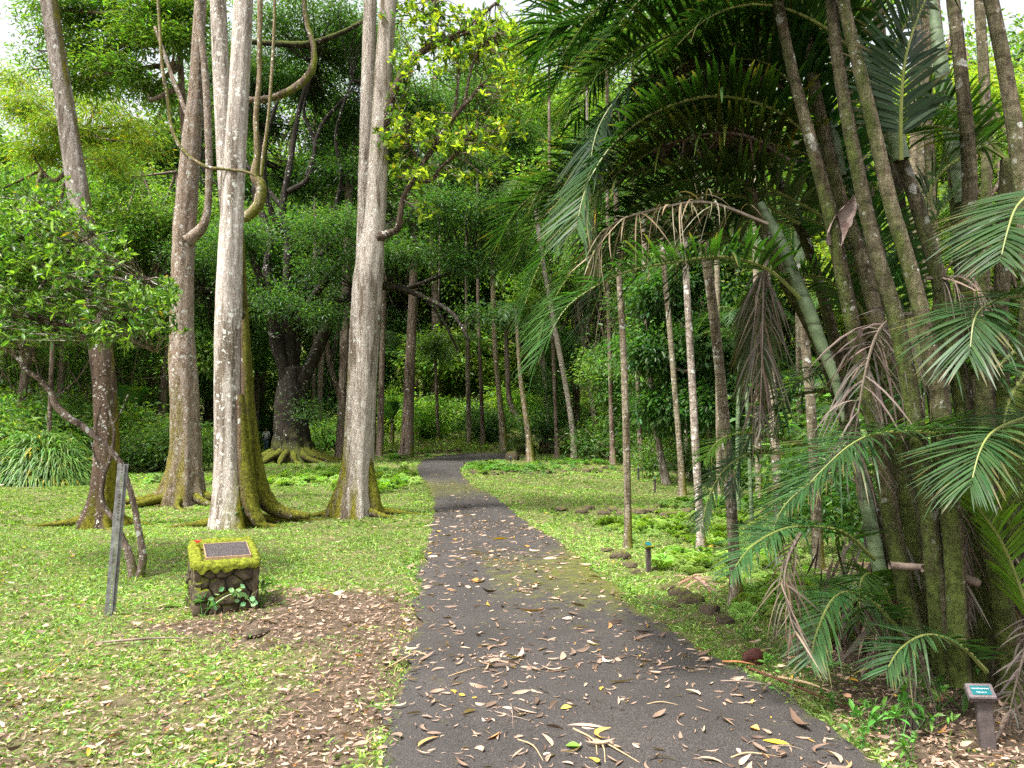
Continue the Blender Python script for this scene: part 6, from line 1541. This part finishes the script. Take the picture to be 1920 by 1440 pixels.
pfr([(1640, 620), (1600, 560), (1540, 520), (1480, 520), (1420, 560)], (5.4, 5.1), n=44, L=.45, base=(.035, .09, .015))
pfr([(1700, 620), (1660, 520), (1640, 430), (1600, 370)], (5.2, 5.0), n=44, L=.45, base=(.04, .10, .018))
pfr([(1690, 640), (1720, 520), (1750, 420), (1800, 350)], (5.7, 5.6), n=44, L=.45, base=(.045, .11, .02))
for k_, (tp, dr) in enumerate(TOPS):
    if tp[2] < 3.6: continue
    for j_ in range(2 if k_ % 2 else 1):
        az_ = PI + rg.uniform(-1.2, .5)
        mb = MB(); frond(mb, rg, arch(tp, az_, math.radians(rg.uniform(25, 60)), rg.uniform(2.0, 2.7), rg.uniform(.5, .75), rg.normal(0, .1)), 44, .5, .034, base=(.022, .056, .013))
        mb.obj('frond', [LEAFG, RACH], cl, False, tuple(b0))
# dead fronds
DG = (.13, .105, .085)
pfr([(1715, 590), (1680, 592), (1645, 625), (1622, 700), (1605, 800), (1595, 870)], (4.6, 4.4), 'grey shredded dead frond drooping in front of the stems', True, 60, .36, .018, DG, droop=.8, refup=(0, -1, .2), lift=0)
pfr([(1440, 480), (1432, 520), (1430, 600), (1428, 700), (1424, 800)], (5.0, 4.9), 'dark dead frond hanging straight down', True, 50, .24, .02, (.10, .08, .06), droop=1.2, refup=(0, -1, .1), lift=0, ang=(50, 25))
pfr([(1440, 500), (1425, 560), (1415, 640), (1410, 700)], (5.1, 5.0), None, False, 40, .26, .028, (.07, .10, .02), droop=1.2, refup=(0, -1, .1), lift=0, ang=(50, 25))
pfr([(1735, 522), (1780, 520), (1822, 520), (1845, 560), (1858, 590)], (4.7, 4.6), 'tan dead frond folded over among the stems', True, 56, .26, .018, (.19, .145, .11), droop=1.3, sides=(1, -1), lift=-.2)
pfr([(1500, 1000), (1480, 1040), (1470, 1090), (1480, 1150), (1494, 1195)], (4.4, 4.2), 'dead brown frond tip hanging over the ferns', True, 46, .17, .016, (.13, .095, .07), droop=.9, refup=(0, -1, .1), lift=0, ang=(55, 30))
pfr([(1930, 1130), (1925, 1200), (1905, 1280), (1890, 1350)], (4.2, 4.05), 'grey dead frond hanging beside the plant label', True, 40, .16, .018, DG, droop=.6, refup=(0, -1, .1), lift=0)
pfr([(1690, 1180), (1712, 1220), (1716, 1290), (1715, 1330)], (4.35, 4.2), None, True, 20, .30, .016, DG, droop=.9, refup=(0, -1, .1), lift=0, ang=(25, 10))
pfr([(1760, 940), (1790, 960), (1800, 1040), (1805, 1140)], (4.6, 4.5), None, True, 36, .24, .016, DG, droop=.9, refup=(0, -1, .1), lift=0, ang=(40, 20))
pfr([(1440, 420), (1330, 380), (1240, 390), (1150, 420), (1110, 480)], (4.7, 4.6), 'withered pale frond among the green ones', True, 60, .4, .013, (.19, .15, .09), droop=.6, lift=.0)
pfr([(1480, 170), (1380, 128), (1290, 125), (1200, 150)], (5.2, 5.1), None, True, 60, .25, .022, (.06, .035, .02), droop=.8)
pfr([(1480, 300), (1400, 255), (1320, 252), (1240, 275)], (5.0, 4.9), None, True, 60, .2, .022, (.06, .035, .02), droop=.8)
# hanging husk and broken stalks in the clump
mb = MB(); p, r = pxt([(1602, 366, 2), (1600, 378, 7), (1594, 392, 13), (1582, 412, 16), (1571, 432, 17), (1565, 450, 16), (1563, 458, 15)], 4.6)
c4 = catmull(np.c_[np.array(p), r], 22); t_ = unit(np.gradient(c4[:, :3], axis=0)); sd_ = unit(np.cross(t_, [0, 1., 0])); fr_ = np.cross(sd_, t_)
th = np.linspace(-1.75, 1.75, 15); w_ = 1 + rg.normal(0, .05, (22, 15))
V = c4[:, None, :3] + c4[:, 3][:, None, None] * w_[..., None] * (np.sin(th)[None, :, None] * sd_[:, None] * 1.0 + np.cos(th)[None, :, None] * fr_[:, None] * .55)
i_ = np.arange(21)[:, None] * 15; j_ = np.arange(14)[None]
mb.add(V.reshape(-1, 3), np.stack([i_ + j_, i_ + j_ + 1, i_ + 16 + j_, i_ + 15 + j_], -1).reshape(-1, 4))
o = mb.obj('hanging_sheath', plain('pink_brown_sheath', (.06, .028, .02), (.34, .27, .24), 13, .9, .8, .1, 0, 8), cl, True, tuple(b0)); o['label'] = 'peeling pink brown sheath hanging from a stem'
mb = MB(); p, r = pxt([(1668, 1060, 7), (1720, 1064, 7), (1790, 1066, 5), (1795, 1067, 3)], 4.55); tube(mb, p, r, 8, 16, rough=.06)
p, r = pxt([(1730, 1066, 7), (1780, 1075, 9), (1830, 1092, 8), (1835, 1094, 5)], 4.5); tube(mb, p, r, 8, 16, rough=.06); mb.obj('broken_stalk', LOGM, cl, True, tuple(b0))
# fibrous debris around the foot of the clump
mb = MB(); n = 420; a_ = rg.uniform(0, 6.28, n); q = rg.uniform(.3, 1.0, n)
pos = b0 + np.c_[np.cos(a_) * .85 * q + .15, np.sin(a_) * .7 * q + .3, rg.uniform(.05, .9, n)]
leaves(mb, pos, np.c_[rg.normal(0, .35, n), rg.normal(0, .35, n), np.full(n, -1.)], rg.normal(0, 1, (n, 3)) * [1, 1, .2], rg.uniform(.2, .55, n), .02, tint(rg, n, (.12, .09, .07), .4), OV, .1)
mb.obj('dead_fibre', DRY, cl, False, tuple(b0))

# fallen pink frond piece by the rocks
mb = MB(); frond(mb, rg, [G(1290, 1092) + [0, 0, .06], G(1305, 1102) + [0, 0, .10], G(1325, 1118) + [0, 0, .08]], 24, .28, .025, .2, .05, (.38, .24, .18), dead=True, r0=.008)
g = G(1290, 1092); tag(mb.obj('fallen_frond', [DRY, RACHD], None, False, tuple(g)), 'reddish dry frond piece lying on the mossy rocks by the path', 'fallen frond')
mb = MB(); frond(mb, rg, [G(1560, 1110) + [0, 0, .1], G(1600, 1090) + [0, 0, .2], G(1640, 1100) + [0, 0, .15]], 30, .4, .03, .4, .05, (.42, .31, .24), dead=True, r0=.008)
g = G(1560, 1110); tag(mb.obj('fallen_frond', [DRY, RACHD], None, False, tuple(g)), 'pale pinkish dry frond lying in ferns behind the low green fronds', 'fallen frond')

# ------------------------------------------------------------------ distant person in a white shirt
Yp = 54.; Xp = (500 - 960) / F * Yp; zp = float(H(Xp, Yp))
per = thing('person', (Xp, Yp, zp), 'distant person in a white shirt and blue trousers walking beyond the trees', 'person')
def skin_body(name, verts, edges, rad, mt):
    me = bpy.data.meshes.new(name); me.from_pydata(verts, edges, []); me.materials.append(mt)
    o = bpy.data.objects.new(name, me); COL.objects.link(o); o.parent = per
    md = o.modifiers.new('skin', 'SKIN'); md.use_smooth_shade = True
    for v_, r_ in zip(me.skin_vertices[0].data, rad): v_.radius = (r_, r_)
    me.skin_vertices[0].data[0].use_root = True
    s_ = o.modifiers.new('sub', 'SUBSURF'); s_.levels = s_.render_levels = 1
    return o
BV = [(0, 0, .95), (0, 0, 1.15), (0, 0, 1.38), (0, 0, 1.50), (0, 0, 1.60), (0, .01, 1.70),
      (.19, 0, 1.42), (.25, .03, 1.15), (.22, -.08, .92), (-.19, 0, 1.42), (-.25, -.03, 1.15), (-.23, -.12, .95),
      (.1, 0, .88), (.12, -.10, .5), (.12, .02, .08), (.12, -.14, .04), (-.1, 0, .88), (-.11, .10, .5), (-.11, .22, .1), (-.11, .08, .04)]
BE = [(0, 1), (1, 2), (2, 3), (3, 4), (4, 5), (2, 6), (6, 7), (7, 8), (2, 9), (9, 10), (10, 11), (0, 12), (12, 13), (13, 14), (14, 15), (0, 16), (16, 17), (17, 18), (18, 19)]
skin_body('body', BV, BE, [.13, .12, .13, .05, .085, .09, .055, .042, .03, .055, .042, .03, .085, .06, .045, .035, .085, .06, .045, .035], plain('skin', (.35, .2, .14), (.4, .24, .17), 5, .6, 0))
SHIRT = plain('white_shirt', (.75, .75, .8), (.82, .82, .85), 5, .8, 0); TR = plain('blue_trousers', (.1, .16, .25), (.13, .2, .3), 5, .8, 0)
skin_body('shirt', [(0, 0, .92), (0, 0, 1.15), (0, 0, 1.38), (.19, 0, 1.42), (.25, .03, 1.17), (-.19, 0, 1.42), (-.25, -.03, 1.17)], [(0, 1), (1, 2), (2, 3), (3, 4), (2, 5), (5, 6)], [.16, .145, .155, .075, .06, .075, .06], SHIRT)
skin_body('trousers', [(0, 0, .93), (.1, 0, .86), (.12, -.10, .5), (.12, .02, .12), (-.1, 0, .86), (-.11, .10, .5), (-.11, .22, .14)], [(0, 1), (1, 2), (2, 3), (0, 4), (4, 5), (5, 6)], [.145, .10, .075, .06, .10, .075, .06], TR)
skin_body('hair', [(0, .03, 1.72), (0, .0, 1.76)], [(0, 1)], [.095, .075], plain('hair', (.02, .015, .01), (.04, .03, .02), 5, .8, 0))
